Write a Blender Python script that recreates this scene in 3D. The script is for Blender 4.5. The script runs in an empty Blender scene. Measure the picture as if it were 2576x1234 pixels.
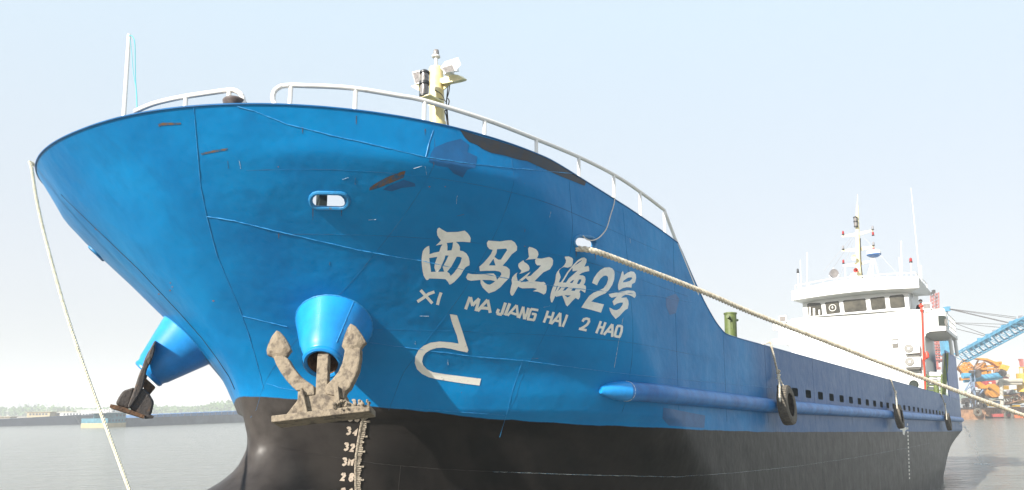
import bpy, bmesh, math, random
from math import radians, sin, cos, pi, tan, atan, sqrt
from mathutils import Vector, Matrix
from mathutils.bvhtree import BVHTree
from mathutils.geometry import tessellate_polygon
random.seed(7)
SC = bpy.context.scene
COL = SC.collection
# ------------------------------------------------------------------ camera
W_, H_ = 2576.0, 1234.0            # picture units used for all measured points
FL, YP, ROLL, EYE = 2000.0, 724.0, radians(0.95), 4.6
PIT = atan((1021 - YP) / FL)
_r0 = Matrix(((1, 0, 0), (0, cos(PIT), -sin(PIT)), (0, sin(PIT), cos(PIT))))
CR, SR = cos(ROLL), sin(ROLL)
cam_d = bpy.data.cameras.new('camera')
cam = bpy.data.objects.new('camera', cam_d); COL.objects.link(cam)
cam_d.sensor_width = 36; cam_d.sensor_fit = 'HORIZONTAL'
cam_d.lens = 36 * FL / W_
cam_d.shift_y = (YP - 617) / W_
cam_d.clip_start = 0.1; cam_d.clip_end = 9000
_right = _r0 @ Vector((CR, 0, -SR)); _up = _r0 @ Vector((SR, 0, CR)); _fwd = _r0 @ Vector((0, 1, 0))
cam.matrix_world = Matrix(((_right.x, _up.x, -_fwd.x, 0), (_right.y, _up.y, -_fwd.y, 0), (_right.z, _up.z, -_fwd.z, EYE), (0, 0, 0, 1)))
SC.camera = cam
EYEP = Vector((0, 0, EYE))
def ray(x, y):
    a = x - W_ / 2; b = YP - y
    return _r0 @ Vector(((a * CR + b * SR) / FL, 1, (-a * SR + b * CR) / FL))
# ------------------------------------------------------------------ sun, sky, exposure
SUN = Vector((-0.59, -0.63, 0.505)).normalized()
sun_el = math.asin(SUN.z); sun_rot = math.atan2(SUN.x, SUN.y)
wd = bpy.data.worlds.new('World'); SC.world = wd; wd.use_nodes = True
nt = wd.node_tree; bg = nt.nodes['Background']
sky = nt.nodes.new('ShaderNodeTexSky'); sky.sky_type = 'NISHITA'; sky.sun_disc = False
sky.sun_elevation = sun_el; sky.sun_rotation = sun_rot
sky.air_density = 1.0; sky.dust_density = 2.5; sky.ozone_density = 1.5; sky.altitude = 0
# thick pale haze: the clear sky is veiled by a soft grey white that thins with height
_tc = nt.nodes.new('ShaderNodeTexCoord'); _sx = nt.nodes.new('ShaderNodeSeparateXYZ'); nt.links.new(_tc.outputs['Generated'], _sx.inputs[0])
_rp = nt.nodes.new('ShaderNodeValToRGB'); nt.links.new(_sx.outputs[2], _rp.inputs[0])
_rp.color_ramp.elements[0].position = 0.0; _rp.color_ramp.elements[0].color = (.61, .60, .61, 1)
_rp.color_ramp.elements[1].position = 0.45; _rp.color_ramp.elements[1].color = (.745, .89, .99, 1)
_e = _rp.color_ramp.elements.new(.16); _e.color = (.735, .755, .79, 1)
_vm = nt.nodes.new('ShaderNodeVectorMath'); _vm.operation = 'SCALE'; nt.links.new(_rp.outputs[0], _vm.inputs[0]); _vm.inputs['Scale'].default_value = 1 / .28
_mx = nt.nodes.new('ShaderNodeMix'); _mx.data_type = 'RGBA'; _mx.inputs[0].default_value = .86
nt.links.new(sky.outputs[0], _mx.inputs[6]); nt.links.new(_vm.outputs[0], _mx.inputs[7])
nt.links.new(_mx.outputs[2], bg.inputs[0]); bg.inputs[1].default_value = 0.14
sl = bpy.data.lights.new('sun', 'SUN'); sl.energy = 4.6; sl.angle = radians(0.6); sl.color = (1.0, 0.95, 0.87)
so = bpy.data.objects.new('sun', sl); COL.objects.link(so)
so.rotation_euler = (-SUN).to_track_quat('-Z', 'Y').to_euler(); so.location = (-30, -30, 40)
SC.view_settings.view_transform = 'Standard'; SC.view_settings.look = 'None'
SC.view_settings.gamma = 1; SC.view_settings.exposure = 1.02
SC.cycles.volume_bounces = 1; SC.cycles.max_bounces = 6; SC.cycles.use_denoising = True
# ------------------------------------------------------------------ ship frame (x aft, y starboard, z up)
_v = ray(2685, 1083); PHI = atan(_v.x / _v.y); TRIM = -atan(_v.z / _v.y * cos(PHI))
AX = Vector((sin(PHI) * cos(TRIM), cos(PHI) * cos(TRIM), -sin(TRIM)))
AY = Vector((-cos(PHI), sin(PHI), 0)); AZ = AX.cross(AY)
SM = Matrix(((AX.x, AY.x, AZ.x, AY.x * 9.9), (AX.y, AY.y, AZ.y, AY.y * 9.9), (AX.z, AY.z, AZ.z, EYE), (0, 0, 0, 1)))
SMI = SM.inverted(); SM3 = SM.to_3x3(); SMI3 = SMI.to_3x3()
SO = SMI @ EYEP
def sray(x, y): return SMI3 @ ray(x, y)
def oX(x, y, X): d = sray(x, y); return SO + d * ((X - SO.x) / d.x)
def oY(x, y, Y): d = sray(x, y); return SO + d * ((Y - SO.y) / d.y)
def oZ(x, y, Z): d = sray(x, y); return SO + d * ((Z - SO.z) / d.z)
def oD(x, y, D): v = ray(x, y); return EYEP + v * (D / v.y)          # world point at a ground distance
def oWat(x, y): v = ray(x, y); return EYEP + v * (-EYE / v.z)
K = 2576.0 / 3264.0
def C(x0, y0, s): return lambda X, Y: ((x0 + X / s) * K, (y0 + Y / s) * K)
# ------------------------------------------------------------------ objects
def tag(o, label=None, cat=None, group=None, kind=None):
    if label: o['label'] = label
    if cat: o['category'] = cat
    if group: o['group'] = group
    if kind: o['kind'] = kind
    return o
XF = {}
def empty(name, M, label=None, cat=None, group=None):
    o = bpy.data.objects.new(name, None); COL.objects.link(o)
    o.matrix_world = M; o.empty_display_size = 0.3; XF[o.name] = M.copy()
    return tag(o, label, cat, group)
class MB:
    def __init__(s): s.v = []; s.f = []; s.m = []; s.cm = 0
    def add(s, vs, fs):
        n = len(s.v); s.v += [Vector(v) for v in vs]; s.f += [tuple(i + n for i in f) for f in fs]; s.m += [s.cm] * len(fs); return s
    def box(s, c, sz, R=None):
        c = Vector(c); h = [q / 2 for q in sz]; vs = []
        for k in range(8):
            p = Vector(((h[0] if k & 1 else -h[0]), (h[1] if k & 2 else -h[1]), (h[2] if k & 4 else -h[2])))
            vs.append(c + (R @ p if R else p))
        return s.add(vs, [(0, 2, 3, 1), (4, 5, 7, 6), (0, 1, 5, 4), (2, 6, 7, 3), (0, 4, 6, 2), (1, 3, 7, 5)])
    def tube(s, pts, r, n=8, cap=True, closed=False):
        pts = [Vector(p) for p in pts]
        if len(pts) < 2: return s
        rs = r if isinstance(r, (list, tuple)) else [r] * len(pts)
        vs = []; N = len(pts); ref = None
        for i, p in enumerate(pts):
            if closed: t = pts[(i + 1) % N] - pts[i - 1]
            else: t = pts[min(i + 1, N - 1)] - pts[max(i - 1, 0)]
            if t.length < 1e-9: t = Vector((0, 0, 1))
            t.normalize()
            if ref is None: ref = t.orthogonal().normalized()
            ref = (ref - t * ref.dot(t))
            if ref.length < 1e-6: ref = t.orthogonal()
            ref.normalize(); b = t.cross(ref)
            for k in range(n):
                a = 2 * pi * k / n; vs.append(p + (ref * cos(a) + b * sin(a)) * rs[i])
        fs = []
        for i in range(N if closed else N - 1):
            j = (i + 1) % N
            for k in range(n): fs.append((i * n + k, i * n + (k + 1) % n, j * n + (k + 1) % n, j * n + k))
        if cap and not closed: fs += [tuple(range(n))[::-1], tuple(range((N - 1) * n, N * n))]
        return s.add(vs, fs)
    def cyl(s, a, b, r0, r1=None, n=16): return s.tube([a, b], [r0, r0 if r1 is None else r1], n)
    def lathe(s, o, ax, prof, n=24, caps=False):
        o = Vector(o); ax = Vector(ax).normalized(); u = ax.orthogonal().normalized(); w = ax.cross(u); vs = []; fs = []
        for (r, h) in prof:
            for k in range(n):
                a = 2 * pi * k / n; vs.append(o + ax * h + (u * cos(a) + w * sin(a)) * r)
        for i in range(len(prof) - 1):
            for k in range(n): fs.append((i * n + k, i * n + (k + 1) % n, (i + 1) * n + (k + 1) % n, (i + 1) * n + k))
        if caps: fs += [tuple(range(n))[::-1], tuple(range((len(prof) - 1) * n, len(prof) * n))]
        return s.add(vs, fs)
    def prism(s, poly, off, holes=()):
        """closed solid: 3d outline poly (and holes) extruded by vector off"""
        off = Vector(off); loops = [[Vector(p) for p in poly]] + [[Vector(p) for p in h] for h in holes]
        tri = tessellate_polygon(loops); flat = [p for l in loops for p in l]; n = len(flat)
        vs = flat + [p + off for p in flat]; fs = []
        nn = Vector((0, 0, 0))
        for i, p in enumerate(loops[0]): q = loops[0][(i + 1) % len(loops[0])]; nn += p.cross(q)
        for t in tri:
            a, b, c = (flat[i] for i in t); k = (b - a).cross(c - a).dot(off)
            if k > 0: t = (t[0], t[2], t[1])
            fs.append(tuple(t)); fs.append(tuple(i + n for i in reversed(t)))
        st = 0
        for l in loops:
            m = len(l)
            for i in range(m): fs.append((st + i, st + (i + 1) % m, st + (i + 1) % m + n, st + i + n))
            st += m
        return s.add(vs, fs)
    def build(s, name, mat, parent=None, label=None, cat=None, group=None, kind=None, smooth=False, frame='S', bevel=0, sharp=None):
        me = bpy.data.meshes.new(name)
        T = (SM if frame == 'S' else Matrix.Identity(4))
        if parent is not None: T = XF[parent.name].inverted() @ T
        me.from_pydata([T @ v for v in s.v], [], s.f); me.validate()
        mats = mat if isinstance(mat, (list, tuple)) else [mat]
        for m in mats: me.materials.append(m)
        if len(mats) > 1 and len(me.polygons) == len(s.m): me.polygons.foreach_set('material_index', s.m)
        bm = bmesh.new(); bm.from_mesh(me); bmesh.ops.recalc_face_normals(bm, faces=bm.faces); bm.to_mesh(me); bm.free()
        if smooth:
            me.polygons.foreach_set('use_smooth', [True] * len(me.polygons))
            try: me.set_sharp_from_angle(angle=radians(sharp or 40))
            except Exception: pass
        o = bpy.data.objects.new(name, me); COL.objects.link(o)
        if parent is not None:
            o.parent = parent; XF[o.name] = XF[parent.name]
        else: XF[o.name] = Matrix.Identity(4)
        if bevel:
            b = o.modifiers.new('bevel', 'BEVEL'); b.width = bevel; b.segments = 2; b.limit_method = 'ANGLE'
        me.update()
        return tag(o, label, cat, group, kind)
# ------------------------------------------------------------------ materials
def mat(name, col, rough=0.5, metal=0.0, var=0.0, scale=4.0, bump=0.0, bscale=30.0, col2=None, thr=None, spec=0.5, coat=0.0, stretch=None, emis=None, trans=0.0, extra=None):
    m = bpy.data.materials.new(name); m.use_nodes = True; t = m.node_tree; N = t.nodes; L = t.links
    b = N['Principled BSDF']; b.inputs['Base Color'].default_value = (*col, 1); b.inputs['Roughness'].default_value = rough
    b.inputs['Metallic'].default_value = metal; b.inputs['Specular IOR Level'].default_value = spec; b.inputs['Coat Weight'].default_value = coat
    if trans: b.inputs['Transmission Weight'].default_value = trans
    tc = N.new('ShaderNodeTexCoord'); mp = N.new('ShaderNodeMapping'); L.new(tc.outputs['Object'], mp.inputs[0])
    if stretch: mp.inputs['Scale'].default_value = stretch
    if var or col2:
        n = N.new('ShaderNodeTexNoise'); n.inputs['Scale'].default_value = scale; n.inputs['Detail'].default_value = 6; n.inputs['Roughness'].default_value = 0.65
        L.new(mp.outputs[0], n.inputs['Vector'])
        r = N.new('ShaderNodeValToRGB'); L.new(n.outputs[0], r.inputs[0])
        c2 = col2 if col2 else tuple(max(0, c * (1 - var)) for c in col); c1 = col if col2 else tuple(min(1, c * (1 + var * .6)) for c in col)
        lo, hi = thr if thr else (0.35, 0.65)
        r.color_ramp.elements[0].position = lo; r.color_ramp.elements[1].position = hi
        r.color_ramp.elements[0].color = (*c2, 1); r.color_ramp.elements[1].color = (*c1, 1)
        L.new(r.outputs[0], b.inputs['Base Color'])
        mr = N.new('ShaderNodeMapRange'); mr.inputs[3].default_value = min(1, rough + .12); mr.inputs[4].default_value = max(0, rough - .08); L.new(n.outputs[0], mr.inputs[0]); L.new(mr.outputs[0], b.inputs['Roughness'])
    if bump:
        n2 = N.new('ShaderNodeTexNoise'); n2.inputs['Scale'].default_value = bscale; n2.inputs['Detail'].default_value = 5; L.new(mp.outputs[0], n2.inputs['Vector'])
        bp = N.new('ShaderNodeBump'); bp.inputs['Strength'].default_value = bump; bp.inputs['Distance'].default_value = 0.02; L.new(n2.outputs[0], bp.inputs['Height']); L.new(bp.outputs[0], b.inputs['Normal'])
    return m
M = {}
M['white'] = mat('white_paint', (.66, .66, .64), .42, col2=(.56, .55, .51), thr=(.25, .45), scale=1.2)
M['rail'] = mat('rail_white_paint', (.80, .78, .75), .42, col2=(.62, .58, .52), thr=(.25, .42), scale=9)
M['offwhite'] = mat('aged_white_lettering', (.87, .85, .79), .55, var=.10, scale=6)
M['markwhite'] = mat('thick_white_marking_paint', (.78, .75, .68), .5, col2=(.5, .48, .43), thr=(.28, .40), scale=14, bump=.3, bscale=60)
M['numer'] = mat('dirty_cream_numerals', (.60, .50, .40), .6, col2=(.30, .22, .17), thr=(.32, .5), scale=25)
M['scale'] = mat('crusty_draft_scale', (.42, .36, .28), .8, col2=(.15, .12, .09), thr=(.4, .55), scale=40, bump=.6, bscale=60)
M['cream'] = mat('cream_mast_paint', (.78, .70, .42), .45, col2=(.66, .56, .32), thr=(.3, .5), scale=5)
M['creamlt'] = mat('pale_cream_paint', (.74, .60, .28), .45, col2=(.66, .58, .36), thr=(.42, .5), scale=4)
M['blackrub'] = mat('black_rubber', (.028, .027, .026), .75, var=.3, scale=8, bump=.3)
M['blackmetal'] = mat('black_metal', (.03, .032, .035), .4, var=.3, scale=12)
M['glasslens'] = mat('lantern_glass', (.24, .22, .21), .12, var=.4, scale=25)
M['tyre'] = mat('dusty_tyre_rubber', (.17, .145, .11), .85, col2=(.07, .064, .055), thr=(.3, .7), scale=12, bump=.4, bscale=40)
M['weld'] = mat('weld_bead_blue', (.03, .28, .58), .45, col2=(.006, .15, .40), thr=(.35, .5), scale=30)
M['weldblk'] = mat('weld_bead_black', (.035, .03, .028), .5)
M['weldwht'] = mat('weld_bead_pale', (.62, .66, .66), .5, col2=(.1, .3, .5), thr=(.42, .52), scale=26)
M['green'] = mat('green_deck_paint', (.11, .145, .04), .5, var=.25, scale=5)
M['olive_lit'] = mat('sunlit_olive_paint', (.24, .30, .11), .5, var=.2, scale=3)  # end plate green raised to a sunlit tone, sunlight held in the colour
M['deck'] = mat('deck_green_dull', (.05, .09, .06), .6, var=.3, scale=3)
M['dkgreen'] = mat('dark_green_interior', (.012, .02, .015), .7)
M['ropewhite'] = mat('dirty_white_rope', (.74, .68, .56), .8, col2=(.42, .35, .25), thr=(.35, .6), scale=18, bump=.5, bscale=120)
M['ropeyel'] = mat('yellowish_white_rope', (.72, .68, .54), .75, col2=(.50, .46, .34), thr=(.3, .6), scale=20, bump=.4, bscale=120)
M['ropethin'] = mat('thin_white_rope', (.66, .62, .55), .7, var=.15, scale=20)
M['cyanrope'] = mat('cyan_halyard', (.10, .42, .48), .6)
M['cyanpaint'] = mat('pale_cyan_paint', (.25, .55, .55), .45)
M['mud'] = mat('mud_caked_iron', (.24, .195, .14), .88, col2=(.10, .08, .062), thr=(.38, .52), scale=8, bump=.5, bscale=22)
M['mud'].node_tree.nodes['Bump'].inputs['Distance'].default_value = .04
M['rustiron'] = mat('rust_brown_iron', (.17, .085, .04), .85, col2=(.05, .03, .02), thr=(.35, .6), scale=12, bump=.6, bscale=30)
M['darkiron'] = mat('dark_rusted_iron', (.055, .045, .04), .7, col2=(.14, .08, .045), thr=(.28, .42), scale=8, bump=.7, bscale=18)
M['greymetal'] = mat('grey_metal', (.25, .24, .25), .45, var=.2, scale=10)
M['roller'] = mat('worn_grey_roller', (.22, .19, .18), .5, col2=(.09, .07, .07), thr=(.35, .6), scale=5)
M['red'] = mat('red_pipe_paint', (.62, .06, .03), .45, var=.15, scale=6)
M['lampred'] = mat('red_lamp_glass', (.32, .02, .02), .2)
M['rubberred'] = mat('dull_red', (.40, .07, .06), .6)
M['winglass'] = mat('window_glass_dark', (.035, .034, .028), .1, col2=(.085, .078, .06), thr=(.4, .62), scale=1.3, spec=.6)
M['gasket'] = mat('window_gasket', (.04, .04, .04), .6)
M['grille'] = mat('fan_grille', (.13, .12, .105), .6)
M['skin'] = mat('skin', (.48, .28, .20), .6)
M['cloth'] = mat('dark_clothing', (.018, .018, .022), .85)
M['redcloth'] = mat('red_clothing', (.28, .04, .04), .85)
M['acwhite'] = mat('ac_casing', (.66, .65, .62), .5)
M['patchdk'] = mat('dark_blue_touchup_paint', (.0008, .105, .29), .38, var=.2, scale=3)
M['stain'] = mat('black_brown_stain', (.012, .025, .045), .5, col2=(.03, .028, .03), thr=(.4, .6), scale=6)
M['rust'] = mat('rust_mark', (.14, .08, .045), .8, col2=(.012, .09, .19), thr=(.40, .58), scale=14)
M['rustdot'] = mat('orange_rust_fleck', (.36, .13, .04), .85)
# ------------------------------------------------------------------ hull form
def ip(x, xs_, ys_):
    if x <= xs_[0]: return ys_[0]
    for i in range(1, len(xs_)):
        if x <= xs_[i]:
            t = (x - xs_[i - 1]) / (xs_[i] - xs_[i - 1]); return ys_[i - 1] + t * (ys_[i] - ys_[i - 1])
    return ys_[-1]
SZ = [-5.6, -2.6, -1.9, -1.3, -1.05, -.85, -.6, -.3, -.1, .15, .52, .74, 1.03, 1.29, 1.64, 1.97, 2.24, 2.65, 2.95, 3.28, 3.69, 4.0]
SXX = [6.2, 5.6, 5.5, 5.7, 6.4, 7.1, 7.5, 7.68, 7.68, 7.6, 7.46, 7.34, 7.12, 6.92, 6.62, 6.31, 6.06, 5.68, 5.42, 5.13, 4.75, 4.45]
HX = [8.6, 8.4, 8.3, 8.2, 8.15, 8.1, 8.05, 7.95, 7.88, 7.75]
QZ = [-4.2, -1, .2, .8, 1.3, 1.8, 2.3, 2.9, 3.7]
QQ = [.9, .85, .80, .80, .74, .64, .56, .48, .45]
PP = [1.7, 1.65, 1.65, 1.75, 1.9, 2.0, 2.1, 2.15, 2.2]
# smooth the stem profile a little by sampling with a small box filter
def xs(z): return (ip(z - .08, SZ, SXX) + ip(z, SZ, SXX) * 2 + ip(z + .08, SZ, SXX)) / 4
def smax(a, b, k):
    h = max(0, k - abs(a - b)); return max(a, b) + h * h / (4 * k)
def hb(x, z):
    xh = xs(z) if z > .15 else ip(z, SZ[:10], HX)
    a = ip(z, [-4, -2, -.5, .5, 1.5, 2.3, 2.8, 3.2, 3.7], [9, 8, 6.2, 5.2, 5.1, 5.0, 4.5, 4.0, 4.8])
    q = ip(z, QZ, QQ); pp = ip(z, QZ, PP)
    Bz = ip(z, [-4.2, -3, -2, 0], [3.9, 4.25, 4.35, 4.35]); t = (x - xh) / a; y = 0
    if t > 0: y = Bz * (1 - (1 - min(t, 1)) ** pp) ** q
    w = ip(z, [-4, -1.3, -.7, .3, 1.2, 1.9, 2.4], [.75, .62, .55, .48, .36, .25, 0]); Ln = ip(z, [-1.3, 0, 1], [1.3, .5, .4]); t = (x - xs(z)) / Ln
    if t > 0 and w > 0:
        yb = w * (1 - (1 - min(t, 1)) ** 2) ** .5
        y = smax(y, yb, .3 * min(1, w * 3, t * 2) + 1e-6)
    if x > 50: y *= 1 - .06 * ((x - 50) / 12) ** 2
    if x > 44 and z < 0: y *= 1 - .50 * ((x - 44) / 18) ** 2 * min(1, -z / 2.6)
    return y
def ztop(x): return ip(x, [4, 9, 10, 11.4, 12.6, 13.4, 13.9, 14.5, 15.1, 15.6, 50, 62], [3.69, 3.69, 3.63, 3.55, 3.45, 3.36, 2.85, 2.35, 2.02, 1.87, 1.93, 1.95])
def xend(z): return 62 - (0 if z > -.2 else min(7.5, (-.2 - z) * 2.3))
def zpaint(x): return ip(x, [7.4, 8.5, 9.9, 11.3, 14, 18.5, 52], [.47, .31, .14, .06, -.01, -.06, -.09])
ship = empty('cargo_ship', SM, 'large blue and black cargo ship with blunt flared bow and white stern wheelhouse', 'ship')
def hull_grid():
    U = [5 * (i / 80.0) ** 2 for i in range(81)]
    u = 5.0
    while u < 11: u += .085; U.append(u)
    while u < 57.2: u += .45; U.append(u)
    U[-1] = 57.25
    U = [q / 57.25 for q in U]; NV = 118; rows = []
    for j in range(NV + 1):
        v = j / NV; row = []
        for g in U:
            zt = 3.6
            for _ in range(6):
                xt = xs(zt) + (62 - xs(zt)) * g; zt = .5 * zt + .5 * ztop(xt)
            z = -5.4 + (zt + 5.4) * v
            x = xs(z) + (xend(z) - xs(z)) * g
            row.append((x, hb(x, z) if g > 0 else 0.0, z))
        rows.append(row)
    return rows
ROWS = hull_grid()
# half hull as triangles for tracing points onto it
_nv = len(ROWS[0]); _bv = [Vector((p[0], -p[1], p[2])) for r in ROWS for p in r]; _bf = []
for j in range(len(ROWS) - 1):
    for i in range(_nv - 1): _bf.append((j * _nv + i, j * _nv + i + 1, (j + 1) * _nv + i + 1, (j + 1) * _nv + i))
BVP = BVHTree.FromPolygons(_bv, _bf)
BVS = BVHTree.FromPolygons([Vector((v.x, -v.y, v.z)) for v in _bv], _bf)
def onH(x, y, off=.004):
    d = sray(x, y).normalized(); best = None
    for B in (BVP, BVS):
        h = B.ray_cast(SO, d)
        if h[0] is not None and (best is None or h[3] < best[3]): best = h
    if best is None: return None, None
    n = best[1]
    if n.dot(d) > 0: n = -n
    return best[0] + n * off, n
def onPlan(x, y, inset=.1, zr=3.62):
    """point on the vertical wall that follows the rim, set in by inset, port side"""
    d = sray(x, y); t = 3.0; prev = None
    while t < 60:
        P = SO + d * t; g = (-P.y) - (hb(P.x + .0, zr) - inset) if P.x > xs(zr) + inset * .6 else 1
        if g < 0: return P
        t += .01
    return None
def cut_holes(bm, holes, sgn):
    """holes: list of convex outlines as (center, [2d points x,z])"""
    for poly in holes:
        cx = sum(p[0] for p in poly) / len(poly); cz = sum(p[1] for p in poly) / len(poly)
        rad = max(sqrt((p[0] - cx) ** 2 + (p[1] - cz) ** 2) for p in poly) + .12
        m = len(poly)
        for i in range(m):
            a = poly[i]; b = poly[(i + 1) % m]
            fs = [f for f in bm.faces if abs(f.calc_center_median().x - cx) < rad + .3 and abs(f.calc_center_median().z - cz) < rad and f.calc_center_median().y * sgn > 0]
            geo = list({e for f in fs for e in f.edges}) + list({v for f in fs for v in f.verts}) + fs
            nx, nz = (b[1] - a[1]), -(b[0] - a[0])
            bmesh.ops.bisect_plane(bm, geom=geo, plane_co=Vector((a[0], 0, a[1])), plane_no=Vector((nx, 0, nz)), dist=1e-4)
        kill = []
        for f in bm.faces:
            c = f.calc_center_median()
            if c.y * sgn <= 0 or abs(c.x - cx) > rad or abs(c.z - cz) > rad: continue
            ins = True; s0 = None
            for i in range(m):
                a = poly[i]; b = poly[(i + 1) % m]; k = (b[0] - a[0]) * (c.z - a[1]) - (b[1] - a[1]) * (c.x - a[0])
                if s0 is None: s0 = k > 0
                elif (k > 0) != s0: ins = False; break
            if ins: kill.append(f)
        bmesh.ops.delete(bm, geom=kill, context='FACES')
def stadium(cx, cz, hw, hh, tilt=0, n=6):
    r = hh; pts = []
    for k in range(n + 1): a = -pi / 2 + pi * k / n; pts.append((hw - r + r * cos(a), r * sin(a)))
    for k in range(n + 1): a = pi / 2 + pi * k / n; pts.append((-(hw - r) + r * cos(a), r * sin(a)))
    return [(cx + p[0] * cos(tilt) - p[1] * sin(tilt), cz + p[0] * sin(tilt) + p[1] * cos(tilt)) for p in pts]
# openings traced from the picture
def oval_px(cx, cy, hw, hh, tilt=0, n=6):
    out = []
    for (x, y) in stadium(0, 0, hw, hh, tilt, n): p = onH(cx + x, cy + y, 0)[0]; out.append((p.x, p.z))
    return out
FAIR = [oval_px(828, 505.5, 48, 19, .02), oval_px(1471, 611, 28, 15, .12)]
h0 = oY(2000, 987, -4.35); h1 = oY(2372, 1040.5, -4.35)
PORTS = []
HSTEP = (h1.x - h0.x) / 23.0
for i in range(-1, 25):
    X = h0.x + HSTEP * i; Z = h0.z + (h1.z - h0.z) * i / 23.0; w = .27; h = .105
    PORTS.append([(X - w, Z - h + .03), (X - w + .04, Z - h), (X + w - .04, Z - h), (X + w, Z - h + .03), (X + w, Z + h - .03), (X + w - .04, Z + h), (X - w + .04, Z + h), (X - w, Z + h - .03)])
def build_hull():
    bm = bmesh.new(); vv = {}
    for sgn in (-1, 1):
        for j, r in enumerate(ROWS):
            for i, p in enumerate(r):
                if i == 0 and sgn == 1: vv[(sgn, j, i)] = vv[(-1, j, i)]
                else: vv[(sgn, j, i)] = bm.verts.new((p[0], sgn * p[1], p[2]))
        for j in range(len(ROWS) - 1):
            for i in range(_nv - 1):
                q = [vv[(sgn, j, i)], vv[(sgn, j, i + 1)], vv[(sgn, j + 1, i + 1)], vv[(sgn, j + 1, i)]]
                try: bm.faces.new(q if sgn < 0 else q[::-1])
                except ValueError: pass
    # transom
    for j in range(len(ROWS) - 1):
        try: bm.faces.new([vv[(-1, j, _nv - 1)], vv[(1, j, _nv - 1)], vv[(1, j + 1, _nv - 1)], vv[(-1, j + 1, _nv - 1)]])
        except ValueError: pass
    cut_holes(bm, FAIR, -1); cut_holes(bm, FAIR, 1); cut_holes(bm, PORTS, -1)
    me = bpy.data.meshes.new('hull'); bm.normal_update(); bm.to_mesh(me); bm.free()
    at = me.attributes.new('paint_line', 'FLOAT', 'POINT')
    at.data.foreach_set('value', [v.co.z - zpaint(v.co.x) for v in me.vertices])
    me.polygons.foreach_set('use_smooth', [True] * len(me.polygons)); me.set_sharp_from_angle(angle=radians(50))
    o = bpy.data.objects.new('hull', me); COL.objects.link(o); o.parent = ship; XF[o.name] = SM
    o['label'] = 'blue hull plating above a black bottom with flared blunt bow and bulb'
    return o
def hull_material():
    m = bpy.data.materials.new('hull_paint'); m.use_nodes = True; t = m.node_tree; N = t.nodes; L = t.links; b = N['Principled BSDF']
    tc = N.new('ShaderNodeTexCoord'); at = N.new('ShaderNodeAttribute'); at.attribute_name = 'paint_line'
    def noise(sc, det=5, stretch=None, rough=.6):
        n = N.new('ShaderNodeTexNoise'); n.inputs['Scale'].default_value = sc; n.inputs['Detail'].default_value = det; n.inputs['Roughness'].default_value = rough
        if stretch:
            mp = N.new('ShaderNodeMapping'); mp.inputs['Scale'].default_value = stretch; L.new(tc.outputs['Object'], mp.inputs[0]); L.new(mp.outputs[0], n.inputs['Vector'])
        else: L.new(tc.outputs['Object'], n.inputs['Vector'])
        return n
    def ramp(src, p0, c0, p1, c1):
        r = N.new('ShaderNodeValToRGB'); L.new(src, r.inputs[0]); r.color_ramp.elements[0].position = p0; r.color_ramp.elements[0].color = (*c0, 1)
        r.color_ramp.elements[1].position = p1; r.color_ramp.elements[1].color = (*c1, 1); return r
    def mix(f, a, b_, fac=1.0):
        x = N.new('ShaderNodeMix'); x.data_type = 'RGBA'
        if f is None: x.inputs[0].default_value = fac
        else: L.new(f, x.inputs[0])
        for s_, k in ((a, 6), (b_, 7)):
            if isinstance(s_, tuple): x.inputs[k].default_value = (*s_, 1)
            else: L.new(s_, x.inputs[k])
        return x.outputs[2]
    def math_(op, a, b_):
        x = N.new('ShaderNodeMath'); x.operation = op
        for s_, k in ((a, 0), (b_, 1)):
            if isinstance(s_, (int, float)): x.inputs[k].default_value = s_
            else: L.new(s_, x.inputs[k])
        return x.outputs[0]
    n1 = noise(.55, 6); n2 = noise(3.2, 6, (.35, 1, .8)); n3 = noise(26, 4); n4 = noise(1.7, 5, (.35, 1, .9)); n5 = noise(2.0, 4, (.6, 1, .14), .5)
    blue = ramp(n1.outputs[0], .32, BLUE_A, .68, BLUE_B).outputs[0]
    blue = mix(ramp(n2.outputs[0], .52, (0, 0, 0), .75, (.35, .35, .35)).outputs[0], blue, BLUE_C)
    # after part greyer: the grazing sky sheen is mixed into the blue
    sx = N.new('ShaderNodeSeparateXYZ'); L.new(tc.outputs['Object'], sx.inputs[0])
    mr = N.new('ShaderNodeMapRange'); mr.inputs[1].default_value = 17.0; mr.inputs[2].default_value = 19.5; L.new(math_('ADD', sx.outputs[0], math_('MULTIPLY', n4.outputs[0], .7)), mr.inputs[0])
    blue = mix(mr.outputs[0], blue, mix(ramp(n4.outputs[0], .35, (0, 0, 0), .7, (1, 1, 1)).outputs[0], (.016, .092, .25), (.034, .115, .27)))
    # small rust flecks
    fl = ramp(n3.outputs[0], .735, (0, 0, 0), .76, (1, 1, 1)).outputs[0]
    blue = mix(math_('MULTIPLY', fl, ramp(n4.outputs[0], .52, (0, 0, 0), .6, (1, 1, 1)).outputs[0]), blue, (.16, .09, .07))
    blk = ramp(n4.outputs[0], .35, (.006, .006, .006), .7, (.015, .013, .012)).outputs[0]
    bow = N.new('ShaderNodeMapRange'); bow.inputs[1].default_value = 9.6; bow.inputs[2].default_value = 8.2; L.new(math_('ADD', sx.outputs[0], math_('MULTIPLY', n2.outputs[0], .6)), bow.inputs[0])
    blk = mix(bow.outputs[0], blk, mix(ramp(n2.outputs[0], .35, (0, 0, 0), .65, (1, 1, 1)).outputs[0], (.036, .031, .029), (.066, .058, .053)))  # bottom black lifted to brown-grey at the bow, sun sheen put into the colour
    blk = mix(ramp(n5.outputs[0], .55, (0, 0, 0), .8, (.35, .35, .35)).outputs[0], blk, (.045, .038, .034))
    # paler bottom paint towards the stern
    aft = N.new('ShaderNodeMapRange'); aft.inputs[1].default_value = 20; aft.inputs[2].default_value = 40; L.new(sx.outputs[0], aft.inputs[0])
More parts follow.
